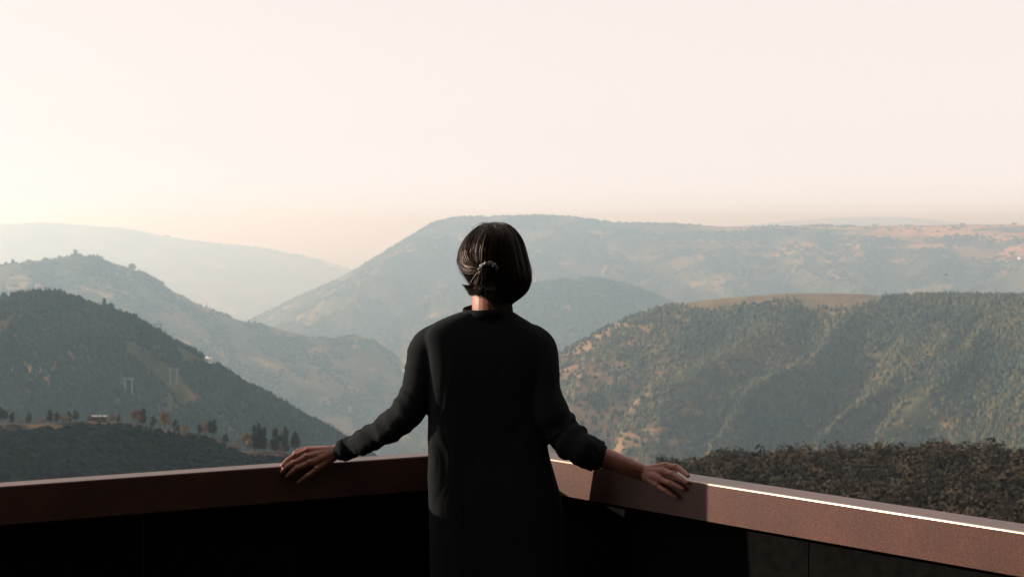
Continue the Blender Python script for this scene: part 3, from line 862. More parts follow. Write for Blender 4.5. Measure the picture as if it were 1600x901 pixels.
def cloth_disp(co):
    x, y, z = co[:, 0], co[:, 1], co[:, 2]
    fold = fbm(x * 16 + 2 * fbm(x * 6, z * 5, 3, 2), z * 3.5 + y * 5, 12, 3) * 0.0032 * sstep(1.42, 1.2, z)
    arm = sstep(0.20, 0.27, np.abs(x - cx))
    crump = fbm((x + z * 0.9) * 26 + y * 9, (z - x * 0.6) * 14, 17, 3) * 0.0075 * arm
    return fold * (1 - arm) + crump
blouse = pp_(fuse('blouse', [rows_to_rings(dense, 96, 4.4, math.radians(3)), limb(SL_L, -0.003, seg=28, n=80, ripple=rip((44, 79), 0.58, 0.065)), limb(SL_R, -0.0025, seg=28, n=80, ripple=rip((50, 87), 0.62, 0.075))], 0.0042, 4, None, M_CLOTH, person, cloth_disp))

def ring_band(path_c, axis, r_out, r_in, h, name, mat, parent, seg=40, wob=0.0, sx=1.0, sy=1.0, e1=None):
    """open band with thickness (collar, rolled cuff)"""
    ax = np.asarray(axis, float); ax /= np.linalg.norm(ax)
    if e1 is None: e1 = np.cross(ax, [0, 1, 0.1])
    e1 = e1 - ax * np.dot(e1, ax); e1 /= np.linalg.norm(e1); e2 = np.cross(ax, e1)
    t = np.linspace(0, 2 * math.pi, seg, endpoint=False)
    w = 1 + wob * (np.sin(3 * t + 0.5) + 0.6 * np.sin(7 * t + 2) + 0.5 * np.sin(11 * t))
    prof = [(r_in, 0.0), (r_out, 0.06), (r_out * 1.01, 0.5), (r_out * 0.995, 0.92), ((r_out + r_in) / 2, 1.0), (r_in, 0.93)]
    V = []
    for r, k in prof:
        V.append(np.asarray(path_c) + (np.cos(t)[:, None] * e1 * sx + np.sin(t)[:, None] * e2 * sy) * (r * w)[:, None] + ax * h * (k - 0.5))
    n = len(prof); verts = np.concatenate(V)
    faces = [(i * seg + j, i * seg + (j + 1) % seg, ((i + 1) % n) * seg + (j + 1) % seg, ((i + 1) % n) * seg + j) for i in range(n) for j in range(seg)]
    bm = bmesh.new(); vv = [bm.verts.new(p) for p in verts]
    for q in faces: bm.faces.new([vv[k] for k in q])
    bmesh.ops.recalc_face_normals(bm, faces=bm.faces)
    for f in bm.faces: f.smooth = True
    me = bpy.data.meshes.new(name); bm.to_mesh(me); bm.free()
    return link(name, me, mat, parent)
# low stand collar, open a little wide at the left
cc = P(762, 485, TD + 0.002)
ring_band(cc, (-0.10, -0.10, 1.0), 0.0690, 0.0640, 0.026, 'collar', M_CLOTH, blouse, sx=1.02, sy=0.98, e1=np.array([1.0, 0, 0]))
# rolled cuff on the right arm, plain cuff on the left
a_, b_ = P(911, 702, rdR(932) - 0.112), P(936, 714, rdR(936) - 0.096)
ring_band((a_ * 0.45 + b_ * 0.55), b_ - a_, 0.0455, 0.036, 0.036, 'cuff', M_CLOTH, blouse, wob=0.022)
a_, b_ = P(549, 698, TD + 0.10), P(534, 704, wl_d - 0.012)
ring_band((a_ * 0.3 + b_ * 0.7), b_ - a_, 0.0325, 0.026, 0.024, 'cuff', M_CLOTH, blouse, wob=0.012)

trous = []
for s in (-1, 1):
    trous.append(tube([(cx + s * 0.075, TD, hipz + 0.05), (cx + s * 0.088, TD, hipz - 0.10), (cx + s * 0.098, TD - 0.005, 0.47), (cx + s * 0.102, TD + 0.005, 0.28), (cx + s * 0.103, TD, 0.12)], [0.078, 0.080, 0.068, 0.062, 0.055], 20))
trous.append(ellipsoid((cx, TD, hipz + 0.04), (0.15, 0.082, 0.10)))
pp_(fuse('trousers', trous, 0.007, 4, None, M_TROUSER, person))
for s in (-1, 1):
    pp_(fuse('shoe', [tube([(cx + s * 0.10, TD - 0.035, 0.045), (cx + s * 0.105, TD + 0.06, 0.042), (cx + s * 0.11, TD + 0.165, 0.034)], [0.040, 0.043, 0.033], 16),
                      tube([(cx + s * 0.10, TD - 0.02, 0.06), (cx + s * 0.10, TD - 0.005, 0.12)], [0.040, 0.040], 16)], 0.006, 3, None, M_SHOE, person,
              lambda co: np.zeros(len(co))))

# --- hair
HR = np.array([(346.6, 774, 784, 4.072, 0.012, 0.02), (348.5, 760, 790, 4.072, 0.045, 0.05), (351.5, 750, 797, 4.072, 0.064, 0.07), (358, 740.5, 804.5, 4.072, 0.084, 0.085), (367, 731, 811.5, 4.072, 0.098, 0.088), (380, 723, 817.5, 4.072, 0.108, 0.080), (393, 718, 821, 4.072, 0.113, 0.055),
               (409, 716.5, 825, 4.072, 0.114, 0.045), (424, 720, 828.5, 4.070, 0.109, 0.040), (436, 728, 829, 4.066, 0.098, 0.040), (449, 735, 826, 4.062, 0.084, 0.040), (458, 737, 821, 4.058, 0.073, 0.035), (466, 741, 814, 4.055, 0.066, 0.030), (474, 749, 803, 4.052, 0.061, 0.02), (479, 757, 800, 4.050, 0.058, 0.01)], float)
def hair_surf(th, y, k=1.0):
    """th: 0 = back of the head (towards the camera), negative = left"""
    y = np.clip(y, HR[0, 0], HR[-1, 0])
    xl, xr, dc, bb, bf = [np.interp(y, HR[:, 0], HR[:, i]) for i in range(1, 6)]
    xc, a = (xl + xr) / 2, (xr - xl) / 2
    px = xc + a * np.sin(th) * k
    d = dc - np.cos(th) * np.where(np.cos(th) > 0, bb, bf) * k
    return px, y, d
def to_world(px, y, d):
    d = d + DH
    x_ = (px - W / 2) / F; y_ = (H / 2 - y) / F
    den = CP + y_ * SP
    return np.stack([x_ / den * d, d + 0 * px, CAM_Z + (-SP + y_ * CP) / den * d], -1)
# scalp shell under the strands
th = np.linspace(-math.pi, math.pi, 72, endpoint=False)
rows = []
for y in np.linspace(347.2, 464, 46):
    k = 0.93 + 0.018 * fbm(th * 5.0, th * 0 + y * 0.02, 23, 3)
    px, yy, d = hair_surf(th, np.full(72, y), k)
    rows.append(to_world(px, yy, d))
v, f = stitch(rows)
bm = bmesh.new(); vv = [bm.verts.new(p) for p in v]
for q in f: bm.faces.new([vv[k] for k in q])
bmesh.ops.recalc_face_normals(bm, faces=bm.faces)
for q in bm.faces: q.smooth = True
me = bpy.data.meshes.new('hair'); bm.to_mesh(me); bm.free()
hair = pp_(link('hair', me, M_HAIR, person))

SV, SF, soff = [], [], 0
def strand(pts, w0=0.0011, w1=0.0003):
    """flat tapering ribbon facing outwards from the head"""
    global soff
    pts = np.asarray(pts); n = len(pts)
    tg = np.gradient(pts, axis=0)
    outw = pts - HC; outw[:, 2] *= 0.4
    side = np.cross(tg, outw); side /= np.linalg.norm(side, axis=1)[:, None] + 1e-9
    side = side + 0.5 * outw / (np.linalg.norm(outw, axis=1)[:, None] + 1e-9) * rng.normal()
    w = (w0 + (w1 - w0) * np.linspace(0, 1, n) ** 2)[:, None]
    V = np.empty((2 * n, 3)); V[0::2] = pts - side * w * 0.5; V[1::2] = pts + side * w * 0.5
    i = np.arange(n - 1) * 2
    SF.append(np.stack([i, i + 1, i + 3, i + 2], 1) + soff); SV.append(V); soff += 2 * n
s_ = np.linspace(0, 1, 16)
def bottom_y(t):
    return np.interp(np.degrees(t), [-110, -80, -60, -35, -15, 20, 40, 60, 80, 110], [440, 446, 463, 475, 482, 481, 479, 471, 459, 446])
for i in range(5600):
    clump = rng.integers(0, 150)
    crng = np.random.default_rng(1000 + clump)
    t0 = math.radians(crng.uniform(-118, 118)) + rng.normal(0, 0.05)
    rad = 0.988 + 0.075 * (crng.random() - 0.5) + rng.normal(0, 0.016)
    y0 = 347 + 46 * (crng.random() ** 1.6) + rng.uniform(0, 7)
    if t0 < math.radians(8):              # left and back: swept down and round to the tie
        ts = math.radians(-14 + crng.uniform(-10, 6)); y1 = 416 + crng.uniform(0, 14)
        dip = crng.uniform(2, 16) * min(1, abs(t0))
        e = s_ ** (1.9 + crng.uniform(0, 0.8))
        tt = t0 + (ts - t0) * e
        yy = y0 + (y1 - y0) * s_ ** 0.8 + dip * np.sin(math.pi * s_) * s_
        rr2 = rad + 0.03 * e
    else:
        y1 = bottom_y(t0) + crng.normal(0, 6.0) + rng.normal(0, 2.5)
        tt = t0 + (0.12 * np.sin(math.pi * s_) - 0.10 * s_) * crng.uniform(-0.2, 1)
        yy = y0 + (y1 - y0) * s_
        rr2 = rad + 0.0 * s_
    wv = 0.035 * crng.uniform(0.2, 1) * np.sin(s_ * crng.uniform(5, 11) + crng.uniform(0, 6)) * s_
    px, y_, d = hair_surf(tt + wv, yy, rr2 + 0.022 * crng.uniform(0, 1) * np.sin(s_ * crng.uniform(4, 9) + crng.uniform(0, 6)) * s_)
    strand(to_world(px, yy, d))
for i in range(2600):                     # lower hair, from under the tie to the nape
    clump = rng.integers(0, 90); crng = np.random.default_rng(5000 + clump)
    t0 = math.radians(crng.uniform(-75, 100)) + rng.normal(0, 0.05)
    y0 = 418 + crng.uniform(0, 16); y1 = bottom_y(t0) + crng.normal(0, 5.0) + rng.normal(0, 2.0)
    tt = t0 + 0.10 * np.sin(math.pi * s_) * crng.uniform(-1, 1)
    rad = 0.985 + 0.02 * crng.random() + rng.normal(0, 0.010)
    px, y_, d = hair_surf(tt, y0 + (y1 - y0) * s_, rad + 0.02 * s_ * crng.uniform(-0.5, 1))
    strand(to_world(px, y0 + (y1 - y0) * s_, d))
for i in range(420):                      # the flick at the left of the nape
    u = rng.random(); 
    x0, y0 = 752 + rng.uniform(-7, 10), 436 + 16 * u + rng.uniform(-3, 3)
    x1, y1 = 738 + 4 * u + rng.normal(0, 1.2), 447 + 13 * u
    x2, y2 = 721.5 + 13 * u ** 0.8 + rng.normal(0, 1.0), 443.5 + 18 * u ** 0.9 + rng.normal(0, 0.8)
    b = np.stack([(1 - s_) ** 2 * x0 + 2 * s_ * (1 - s_) * x1 + s_ ** 2 * x2, (1 - s_) ** 2 * y0 + 2 * s_ * (1 - s_) * (y1 + 3) + s_ ** 2 * y2], 1)
    strand(to_world(b[:, 0], b[:, 1], 4.00 + 0.02 * s_ + rng.uniform(-0.012, 0.012)), 0.0012, 0.0002)
for i in range(900):                      # short tuft hanging from the tie
    a = rng.uniform(-1, 1); L = rng.uniform(18, 34)
    x0, y0 = 762 + a * 11, 416 + 5 * a * a + rng.uniform(-2, 3)
    px = x0 + a * 3 * np.sin(s_ * 2.2) - 9 * s_ ** 2 * rng.random() + 4 * s_ * rng.normal(); y_ = y0 + L * s_ - 3 * np.sin(math.pi * s_)
    dd = 3.951 - 0.006 * np.sin(math.pi * np.clip(s_ * 1.1, 0, 1)) * (1 - a * a * 0.6) + 0.022 * s_ + rng.normal(0, 0.003)
    strand(to_world(px, y_, dd), 0.0012, 0.0003)
for i in range(260):                      # flyaways
    side = rng.random()
    if side < 0.4: t0, y0, y1 = rng.uniform(-1.4, 0.2), 350, 347 + rng.uniform(0, 20)
    else: t0, y0, y1 = rng.choice([-1.5, 1.5]) + rng.normal(0, 0.25), rng.uniform(365, 430), 0
    if y1 == 0: y1 = y0 + rng.uniform(15, 45)
    yy = y0 + (y1 - y0) * s_
    px, y_, d = hair_surf(t0 + rng.normal(0, 0.3) * s_, np.maximum(yy, 347), 1.01 + rng.uniform(0.01, 0.09) * np.sin(s_ * math.pi * rng.uniform(0.5, 0.9)))
    strand(to_world(px, yy - (3.5 * np.sin(math.pi * s_) if side < 0.4 else 0), d), 0.0005, 0.0002)
for i in range(40):                       # wisps on the collar
    x0 = rng.uniform(762, 798); L = rng.uniform(8, 26)
    px = x0 - 5 * s_ * rng.uniform(0, 1.4) + 2 * np.sin(s_ * 4 + rng.uniform(0, 6)) * s_
    strand(to_world(px, 474 + L * s_, 3.985 - 0.012 * s_ + rng.normal(0, 0.004)), 0.0006, 0.0002)
sm = mesh_np('strands', np.concatenate(SV), np.concatenate(SF), None, False)
link('strands', sm, M_HAIR, hair)

# gathered satin tie
tc_ = P(763, 421, 3.956 + DH)
axis = np.array([0.10, -0.80, -0.60]); axis /= np.linalg.norm(axis)
e1 = np.cross(axis, [0, 0, 1.0]); e1 /= np.linalg.norm(e1); e2 = np.cross(e1, axis)
V = []
nt_, ns_ = 72, 14
for i in range(nt_):
    a = 2 * math.pi * i / nt_
    rc = np.cos(a) * e1 + np.sin(a) * e2
    mr = 0.0048 * (1 + 0.28 * math.sin(11 * a + 1) + 0.16 * math.sin(17 * a))
    t = np.linspace(0, 2 * math.pi, ns_, endpoint=False)
    V.append(tc_ + rc * 0.0225 + (np.cos(t)[:, None] * rc + np.sin(t)[:, None] * axis) * mr * (1 + 0.2 * np.sin(3 * t + 5 * a))[:, None])
V = np.array(V)
faces = [(i * ns_ + j, i * ns_ + (j + 1) % ns_, ((i + 1) % nt_) * ns_ + (j + 1) % ns_, ((i + 1) % nt_) * ns_ + j) for i in range(nt_) for j in range(ns_)]
tie = link('hair_tie', mesh_np('hair_tie', V.reshape(-1, 3), np.array(faces)[:, ::-1], None, True), M_SCRUNCHIE, hair)

# ------------------------------------------------------------------ single trees, houses, pylons
def project(p):
    d = np.asarray(p) - np.array([0, 0, CAM_Z])
    fy = d[..., 1] * CP - d[..., 2] * SP; uy = d[..., 1] * SP + d[..., 2] * CP
    return W / 2 + F * d[..., 0] / fy, H / 2 - F * uy / fy
def on_hill(hname, px, py):
    """point of a hill's near face seen at a pixel"""
    h = HILLS[hname]; pts = h['pts'][:, h['nb'] - 1:]
    x, y = project(pts)
    k = np.argmin((x - px) ** 2 + (y - py) ** 2)
    return pts.reshape(-1, 3)[k].copy()
def on_crest(hname, px):
    h = HILLS[hname]; c = h['pts'][:, h['nb']]
    x, _ = project(c)
    return np.array([np.interp(px, x, c[:, k]) for k in range(3)])

def crown_mesh(kind, tint, seed):
    global rng
    keep = rng; rng = np.random.default_rng(seed)
    VV, FF, CC, off = [], [], [], 0
    if kind == 'tall':
        lobes = [(0, 0, 0.30, 0.20, 0.16), (0.05, 0.03, 0.48, 0.19, 0.16), (-0.05, 0, 0.64, 0.16, 0.15), (0.02, -0.02, 0.80, 0.12, 0.13), (0, 0, 0.92, 0.06, 0.09)]
    elif kind == 'round':
        lobes = [(0.0, 0, 0.55, 0.36, 0.28), (0.26, 0.1, 0.48, 0.24, 0.20), (-0.27, -0.05, 0.50, 0.25, 0.20), (0.05, 0.2, 0.74, 0.24, 0.20), (-0.1, -0.2, 0.70, 0.24, 0.19), (0.1, -0.1, 0.86, 0.16, 0.12)]
    else:
        lobes = [(0.0, 0, 0.42, 0.50, 0.38), (0.45, 0.1, 0.34, 0.34, 0.30), (-0.45, 0.0, 0.36, 0.34, 0.30), (0.1, -0.3, 0.55, 0.30, 0.28)]
    for (x, y, z, rx, rz) in lobes:
        rx *= rng.uniform(0.85, 1.15)
        v, f, rad = leaf_cloud(64, rx, rz, 0.065, 0)
        VV.append(v + np.array([x + rng.normal(0, 0.03), y, z])); FF.append(f + off); off += len(v)
        CC.append(np.repeat(np.array(tint)[None] * rng.uniform(0.7, 1.3, (len(f), 1)), 3, axis=0))
    rng = keep
    return mesh_np('crown', np.concatenate(VV), np.concatenate(FF), np.concatenate(CC))
def trunk_mesh(seed):
    r = np.random.default_rng(seed)
    parts = [tube([(0, 0, -0.05), (0.01, 0, 0.3), (r.normal(0, 0.02), 0, 0.75)], [0.045, 0.034, 0.012], 7, n=6)]
    for k in range(4):
        a = r.uniform(0, 6.28); z = r.uniform(0.25, 0.55)
        parts.append(tube([(0.01, 0, z), (0.12 * math.cos(a), 0.12 * math.sin(a), z + 0.12), (0.22 * math.cos(a), 0.22 * math.sin(a), z + 0.26)], [0.02, 0.014, 0.006], 5, n=5))
    VV, FF, off = [], [], 0
    bm = bmesh.new()
    for v, f in parts:
        vv = [bm.verts.new(p) for p in v]
        for q in f: bm.faces.new([vv[k] for k in q])
    me = bpy.data.meshes.new('trunk'); bm.to_mesh(me); bm.free()
    me.materials.append(M_BARK)
    return me
DK, GRN, TAN, RED = (0.022, 0.028, 0.016), (0.045, 0.048, 0.022), (0.150, 0.105, 0.060), (0.130, 0.070, 0.042)
CROWNS, TRUNKS = {}, [trunk_mesh(k) for k in range(3)]
def tree(hname, px, top, base, wid, kind, tint, label, group, cat='tree', name='tree', at=None):
    key = (kind, tint, int(px) % 3)
    if key not in CROWNS:
        CROWNS[key] = crown_mesh(kind, tint, 300 + len(CROWNS)); CROWNS[key].materials.append(M_FOLIAGE)
    p = on_crest(hname, px) if at is None else at
    if at is None: p[2] = min(p[2], P(px, base, p[1])[2] + 0.2)
    hgt = (base - top) * p[1] / F * 1.06 * (1.22 if hname == 'left_near_shoulder' else 1.0)
    wscale = wid * (1.25 if hname == 'left_near_shoulder' else 1.0) * p[1] / F / {'tall': 0.42, 'round': 0.95, 'bush': 1.5}[kind]
    o = empty(name, p, rng.uniform(0, 6.28))
    o.scale = (wscale, wscale, hgt)
    tag(o, label, cat, group)
    link('crown', CROWNS[key], None, o); link('trunk', TRUNKS[int(px) % 3], None, o)
    return o
G1 = 'trees along the near left ridge'
for t in [
    (3, 643, 664, 16, 'round', DK, 'dark tree cut by the left edge of the photo, on the near ridge'),
    (19, 648, 662, 8, 'tall', DK, 'small dark tree second from the left edge on the near ridge'),
    (33, 654, 663, 11, 'bush', TAN, 'tan bush between the first dark trees at the far left of the ridge'),
    (45, 647, 661, 8, 'tall', GRN, 'thin dark tree third from the left edge on the near ridge'),
    (64, 653, 662, 14, 'bush', RED, 'reddish bush left of the pair of upright dark trees'),
    (78, 645, 662, 8, 'tall', DK, 'upright dark tree, left one of a pair beside a reddish bush'),
    (89, 648, 662, 7, 'tall', DK, 'upright dark tree, right one of a pair beside a tan bush'),
    (100, 651, 662, 14, 'round', TAN, 'tan rounded tree just left of the dark clump before the house'),
    (108, 647, 661, 7, 'tall', DK, 'narrow dark tree at the left of the clump before the house'),
    (119, 646, 661, 11, 'round', DK, 'dark dense tree on the right of the clump before the house'),
    (140, 650, 659, 6, 'tall', RED, 'small reddish tree directly left of the pale-roofed house'),
    (176, 650, 661, 8, 'round', RED, 'small reddish-brown tree just right of the pale-roofed house'),
    (185, 651, 662, 6, 'tall', GRN, 'thin olive tree second to the right of the pale-roofed house'),
    (213, 645, 664, 19, 'round', RED, 'large russet round tree on the ridge right of the house'),
    (223, 643, 664, 10, 'tall', DK, 'dark tree standing against the large russet round tree'),
    (239, 654, 669, 8, 'tall', GRN, 'small green tree between the two large russet trees'),
    (257, 649, 673, 17, 'round', RED, 'tall russet tree on the ridge, farther from the house'),
    (275, 660, 676, 8, 'tall', GRN, 'slim green tree right of the farther russet tree'),
    (288, 664, 677, 20, 'bush', TAN, 'wide tan bush between the russet tree and the dark oak'),
    (312, 666, 679, 6, 'tall', DK, 'thin dark tree just left of the tan and dark pair'),
    (321, 663, 681, 10, 'round', TAN, 'tan tree pressed against the left side of the dark oak'),
    (332, 661, 685, 16, 'round', DK, 'large dark round oak standing where the ridge starts to drop'),
    (352, 679, 694, 9, 'round', DK, 'small dark round tree right below the large dark oak'),
    (346, 686, 697, 13, 'bush', RED, 'reddish bush beneath the small dark round tree'),
    (366, 690, 706, 18, 'bush', TAN, 'tan scrub bush in the dip of the near ridge'),
    (386, 682, 707, 18, 'round', TAN, 'big tan tree at the left of the dark trio'),
    (398, 675, 708, 10, 'tall', DK, 'left tree of the dark trio on the ridge end'),
    (405, 673, 708, 8, 'tall', DK, 'middle and tallest tree of the dark trio on the ridge end'),
    (412, 677, 709, 9, 'tall', DK, 'right tree of the dark trio on the ridge end'),
    (422, 690, 708, 12, 'bush', TAN, 'tan bush right of the dark trio of trees'),
    (431, 679, 710, 12, 'tall', DK, 'dark tree above the fingers of the left hand, left of two'),
    (446, 677, 711, 11, 'tall', GRN, 'dark tree above the fingers of the left hand, right of two'),
    (439, 692, 711, 13, 'bush', RED, 'reddish bush between the two dark trees above the left hand'),
    (461, 682, 712, 12, 'round', DK, 'last dark tree of the near ridge, right above the knuckles'),
]:
    tree('left_near_shoulder', *t, G1)
G2 = 'trees on the skyline of the wooded ridge'
for t in [
    (29, 456, 474, 9, 'tall', DK, 'leftmost lone dark tree on the wooded ridge skyline'),
    (56, 452, 470, 13, 'round', DK, 'round dark tree on the wooded ridge skyline, second from left'),
    (86, 452, 469, 8, 'tall', DK, 'left one of two pointed trees on the wooded ridge skyline'),
    (95, 453, 470, 7, 'tall', DK, 'right one of two pointed trees on the wooded ridge skyline'),
    (110, 459, 474, 8, 'tall', GRN, 'small pointed tree right of the two pointed skyline trees'),
    (163, 467, 490, 9, 'tall', GRN, 'tall narrow tree on the descending wooded skyline'),
    (173, 474, 494, 14, 'round', DK, 'dark round tree next to the tall narrow skyline tree'),
    (197, 486, 503, 11, 'round', RED, 'brownish round tree on the skyline left of the bright pylon'),
    (210, 490, 508, 14, 'round', DK, 'dark round tree on the skyline just left of the bright pylon'),
    (316, 552, 566, 9, 'round', DK, 'dark tree on the skyline touching the small white house'),
]:
    tree('left_wooded_ridge', *t, G2)
G3 = 'lone trees on the back ridge'
for t in [
    (9, 409, 421, 8, 'round', GRN, 'leftmost pale hazy tree on the back ridge skyline'),
    (20, 405, 418, 8, 'round', DK, 'second pale hazy tree from left on the back ridge skyline'),
    (118, 390, 403, 9, 'round', DK, 'hazy tree on the very summit of the back ridge'),
    (206, 412, 425, 12, 'round', DK, 'hazy round tree on the right fall of the back ridge summit'),
]:
    tree('left_back_ridge', *t, G3)
# bushes standing out on the near right slope
def on_own(px, py):
    r = ray(px, py)
    t = np.linspace(120, 420, 3000)
    q = np.array([0, 0, CAM_Z]) + r[None] * t[:, None]
    below = np.nonzero(q[:, 2] < own_height(q[:, 0], q[:, 1]))[0]
    return q[below[0]] if len(below) else q[1600]
G4 = 'bushes standing out on the near right slope'
for px, top, base, wid, tint, lab in [
    (1034, 707, 724, 18, DK, 'dark leafy bush rising directly behind the right hand'),
    (1051, 712, 725, 12, DK, 'small dark bush just right of the one behind the right hand'),
    (1120, 708, 721, 13, DK, 'lone dark round bush on the scrub skyline right of the hand'),
    (1222, 696, 712, 9, GRN, 'narrow dark bush midway along the scrub skyline'),
    (1240, 697, 713, 20, DK, 'broad dark bush midway along the scrub skyline'),
    (1315, 692, 708, 17, DK, 'dark bush on the scrub skyline below the forest gully'),
    (1455, 684, 702, 17, DK, 'left dark bush of two near the right end of the scrub skyline'),
    (1478, 683, 704, 15, GRN, 'right dark bush of two near the right end of the scrub skyline'),
    (1369, 700, 722, 30, DK, 'large black-green bush hollow in the scrub above the bright rail')]:
    p = on_own(px, base) - np.array([0, 0, 0.9])
    tree(None, px, top - 2, base + 8, wid * 1.25, 'bush', tint, lab, G4, 'bush', 'bush', at=p)
# pale rocks among the scrub
for k, (px, py, wd, lab) in enumerate([
    (1202, 757, 9, 'reddish-grey rock in the scrub close above the bright rail'),
    (1285, 752, 8, 'pale rock among the scrub, second from the left'),
    (1332, 764, 10, 'pale rock at the edge of the rail among dark scrub'),
    (1357, 776, 9, 'whitish stone low in the scrub, left of a pair'),
    (1371, 777, 7, 'whitish stone low in the scrub, right of a pair')]):
    p = on_own(px, py)
    s = wd * p[1] / F
    bm = bmesh.new(); bmesh.ops.create_icosphere(bm, subdivisions=2, radius=0.5)
    r0 = np.random.default_rng(40 + k)
    for v in bm.verts:
        n_v = v.co.normalized()
        v.co = Vector((v.co.x * 1.2, v.co.y, v.co.z * 0.95)) * (1 + 0.25 * math.sin(5 * n_v.x + k) * math.cos(4 * n_v.z + 2 * k) + r0.normal(0, 0.07))
        v.co = v.co * s + Vector((0, 0, 0.3 * s + 0.7))
    me = bpy.data.meshes.new('rock'); bm.to_mesh(me); bm.free()
    o = link('rock', me, M_STONE); o.location = p
    tag(o, lab, 'rock', 'rocks among the scrub')

def box_mesh(name, lo, hi):
    return closed_box_(name, lo, hi)
def closed_box_(name, lo, hi):
    bm = bmesh.new(); bmesh.ops.create_cube(bm, size=1.0)
    for v in bm.verts: v.co = Vector([lo[k] + (v.co[k] + 0.5) * (hi[k] - lo[k]) for k in range(3)])
    me = bpy.data.meshes.new(name); bm.to_mesh(me); bm.free(); return me
def house(p, w, d, h, rz, wall, roof, label, flat=False):
    o = empty('house', p, rz); tag(o, label, 'house', 'houses scattered on the hills')
    link('wall', closed_box_('wall', (-w/2, -d/2, -2.0), (w/2, d/2, h)), wall, o)
    bm = bmesh.new()
    e, rh = 0.4, h * (0.12 if flat else 0.45)
    pts = [(-w/2-e, -d/2-e, h+0.01), (w/2+e, -d/2-e, h+0.01), (w/2+e, d/2+e, h+0.01), (-w/2-e, d/2+e, h+0.01), (-w/2-e, 0, h+rh), (w/2+e, 0, h+rh)]
    vv = [bm.verts.new(q) for q in pts]
    for f in ((0, 1, 5, 4), (2, 3, 4, 5), (0, 4, 3), (1, 2, 5), (3, 2, 1, 0)): bm.faces.new([vv[k] for k in f])
    bmesh.ops.recalc_face_normals(bm, faces=bm.faces)
    me = bpy.data.meshes.new('roof'); bm.to_mesh(me); bm.free()
    r = link('roof', me, roof, o)
    link('chimney', closed_box_('chimney', (w*0.2, 0.2, h), (w*0.2+0.6, 0.8, h+rh+0.9)), wall, r)
    for k in (-0.3, 0.28):
        link('window', closed_box_('window', (w*k-0.5, -d/2-0.04, h*0.45), (w*k+0.5, -d/2+0.05, h*0.45+1.1)), M_GLASS, o)
    link('door', closed_box_('door', (-0.45, -d/2-0.04, 0), (0.45, -d/2+0.05, 2.0)), M_BARK, o)
    return o
p = on_crest('left_near_shoulder', 155); house(p + (0, 0, 0.3), 5.2, 3.5, 1.7, 0.1, M_BARK, M_ROOFGREY, 'low farm shed with a pale roof among trees on the near left ridge', True)
p = on_crest('left_wooded_ridge', 325); p[2] += 1.5; house(p, 7.4, 6, 4.4, -0.5, M_WHITEWALL, M_WHITEWALL, 'small sunlit white house on the falling skyline of the wooded ridge')
p = on_hill('left_wooded_ridge', 363, 596); p[2] += 2; house(p, 2.8, 2.6, 2.2, -0.5, M_WHITEWALL, M_ROOFGREY, 'tiny grey-white hut below the small white house on the wooded ridge')
p = on_hill('plateau_mountain', 1594, 408); house(p + (0, 0, 6), 34, 20, 14, 0.3, M_WHITEWALL, M_ROOF, 'white house with red roof on the plateau slope at the right edge')
p = on_hill('plateau_mountain', 1577, 412); house(p + (0, 0, 4), 16, 13, 10, -0.4, M_WHITEWALL, M_ROOFGREY, 'small pale house left of the red-roofed one on the plateau slope')
p = on_hill('left_back_ridge', 628, 582); house(p + (0, 0, 5), 17, 12, 10, -0.6, M_WHITEWALL, M_ROOF, 'sun-struck house low in the valley beside the person’s left sleeve')

def pylon(p, w, h, label):
    """two-legged lattice portal with a wide cross-arm"""
    p = p + np.array([0, 0, 1.5])
    o = empty('power_pylon', p, rng.uniform(-0.1, 0.2)); tag(o, label, 'pylon', 'power pylons on the wooded ridge')
    for s in (-1, 1):
        bm = bmesh.new()
        th_ = 0.55
        def bar(a, b, t=0.16):
            v, f = tube([a, b], [t, t], 5, n=2, cap=False)
            vv = [bm.verts.new(q) for q in v]
            for q in f: bm.faces.new([vv[k] for k in q])
        cs = [(s*w/2 + i*th_, j*th_) for i, j in ((-1, -1), (1, -1), (1, 1), (-1, 1))]
        for x, y in cs: bar((x, y, -1), (x * 0.98, y * 0.8, h))
        nseg = 9
        for k in range(nseg):
            z0, z1 = h * k / nseg, h * (k + 1) / nseg
            for i in range(4): bar((*cs[i], z0), (*cs[(i + 1) % 4], z1), 0.09)
        me = bpy.data.meshes.new('leg'); bm.to_mesh(me); bm.free()
        link('leg', me, M_PYLON, o)
    bm = bmesh.new()
    for z in (h - 1.6, h - 0.3):
        v, f = tube([(-w * 0.95, 0, z), (w * 0.95, 0, z)], [0.2, 0.2], 5, n=2, cap=False)
        vv = [bm.verts.new(q) for q in v]
        for q in f: bm.faces.new([vv[k] for k in q])
    for k in range(10):
        x0 = -w * 0.95 + 1.9 * w * k / 10; x1 = x0 + 0.19 * w
        v, f = tube([(x0, 0, h - (1.6 if k % 2 else 0.3)), (x1, 0, h - (0.3 if k % 2 else 1.6))], [0.1, 0.1], 5, n=2, cap=False)
        vv = [bm.verts.new(q) for q in v]
        for q in f: bm.faces.new([vv[k] for k in q])
    me = bpy.data.meshes.new('cross_arm'); bm.to_mesh(me); bm.free()
    link('cross_arm', me, M_PYLON, o)
    for k in (-0.8, 0, 0.8):
        v, f = tube([(w * k, 0, h - 1.7), (w * k, 0, h - 3.2)], [0.14, 0.14], 5, n=3, cap=False)
        bm = bmesh.new(); vv = [bm.verts.new(q) for q in v]
        for q in f: bm.faces.new([vv[k] for k in q])
        me = bpy.data.meshes.new('insulator'); bm.to_mesh(me); bm.free(); link('insulator', me, M_PYLON, o)
pylon(on_hill('left_wooded_ridge', 202.5, 621), 7.0, 20, 'pale two-legged power pylon standing lowest on the wooded ridge')
pylon(on_hill('left_wooded_ridge', 269, 601), 7.0, 17.5, 'faint two-legged power pylon, middle one on the wooded ridge')
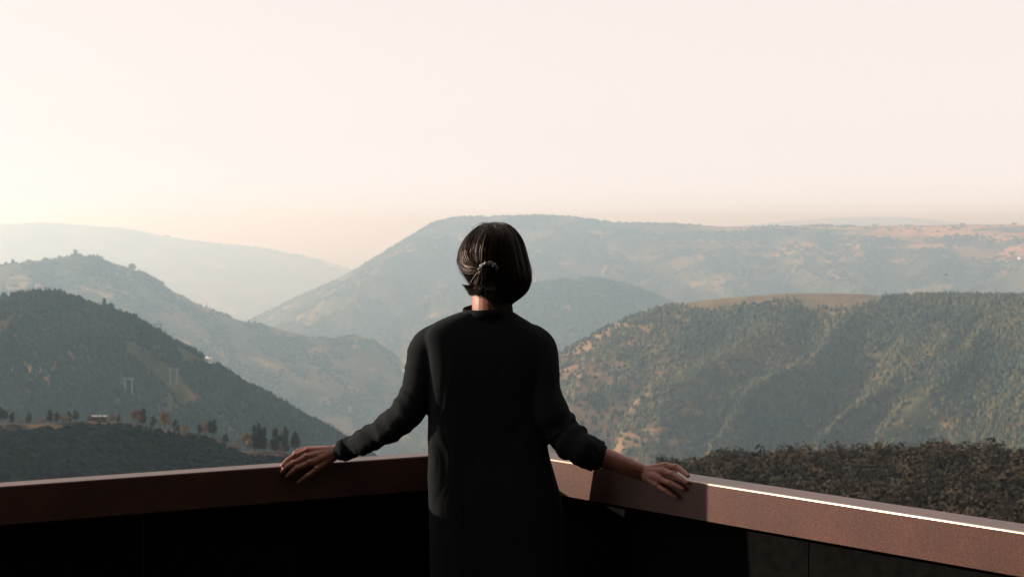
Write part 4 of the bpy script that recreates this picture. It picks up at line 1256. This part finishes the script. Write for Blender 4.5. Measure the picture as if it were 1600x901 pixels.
pylon(on_crest('left_wooded_ridge', 247), 6.6, 11.5, 'bright sunlit power pylon on the skyline of the wooded ridge')
pylon(on_hill('left_back_ridge', 510, 662), 21, 42, 'very faint far power pylon above the left wrist')

# a bird over the valley
bm = bmesh.new()
v, f = tube([(-0.02, -0.14, 0), (0, 0, 0.012), (0.01, 0.13, 0)], [0.012, 0.035, 0.010], 10, n=10)
vv = [bm.verts.new(q) for q in v]
for q in f: bm.faces.new([vv[k] for k in q])
me = bpy.data.meshes.new('body'); bm.to_mesh(me); bm.free()
bird = empty('bird', P(1478, 429, 150), 0.5); tag(bird, 'tiny dark bird flying in front of the plateau slope at right', 'bird')
link('body', me, M_BIRD, bird)
for s in (-1, 1):
    bm = bmesh.new()
    pts = [(0.02*s, 0.05, 0.015), (0.17*s, 0.07, 0.06), (0.33*s, -0.02, 0.02), (0.17*s, -0.04, 0.055), (0.02*s, -0.06, 0.012)]
    a = [bm.verts.new(q) for q in pts]; b = [bm.verts.new((q[0], q[1], q[2] - 0.008)) for q in pts]
    bm.faces.new(a); bm.faces.new(b[::-1])
    for i in range(5): bm.faces.new((a[i], a[(i+1) % 5], b[(i+1) % 5], b[i]))
    bmesh.ops.recalc_face_normals(bm, faces=bm.faces)
    me = bpy.data.meshes.new('wing'); bm.to_mesh(me); bm.free(); link('wing', me, M_BIRD, bird)
# ------------------------------------------------------------------ haze
def closed_box(name, lo, hi):
    bm = bmesh.new()
    bmesh.ops.create_cube(bm, size=1.0)
    for v in bm.verts:
        v.co = Vector([lo[k] + (v.co[k] + 0.5) * (hi[k] - lo[k]) for k in range(3)])
    me = bpy.data.meshes.new(name); bm.to_mesh(me); bm.free()
    return me
HAZE_DENSITY = 1.12e-4
m = bpy.data.materials.new('haze'); m.use_nodes = True
n_, l_ = m.node_tree.nodes, m.node_tree.links
n_.clear()
o_ = n_.new('ShaderNodeOutputMaterial'); pv = n_.new('ShaderNodeVolumePrincipled')
pv.inputs['Color'].default_value = (0.57, 0.815, 1.0, 1)
pv.inputs['Absorption Color'].default_value = (1, 1, 1, 1)
pv.inputs['Density'].default_value = HAZE_DENSITY
pv.inputs['Anisotropy'].default_value = 0.6
l_.new(pv.outputs[0], o_.inputs['Volume'])
top_z = max(float(o.data and max(v.co.z for v in o.data.vertices)) for o in bpy.data.objects if o.type == 'MESH')
haze = link('haze', closed_box('haze', (-36300, -6300, BASE - 60), (36300, 60300, top_z + 25)), m)
tag(haze, 'pale blue-grey haze filling the valley between the hills', 'haze', kind='stuff')
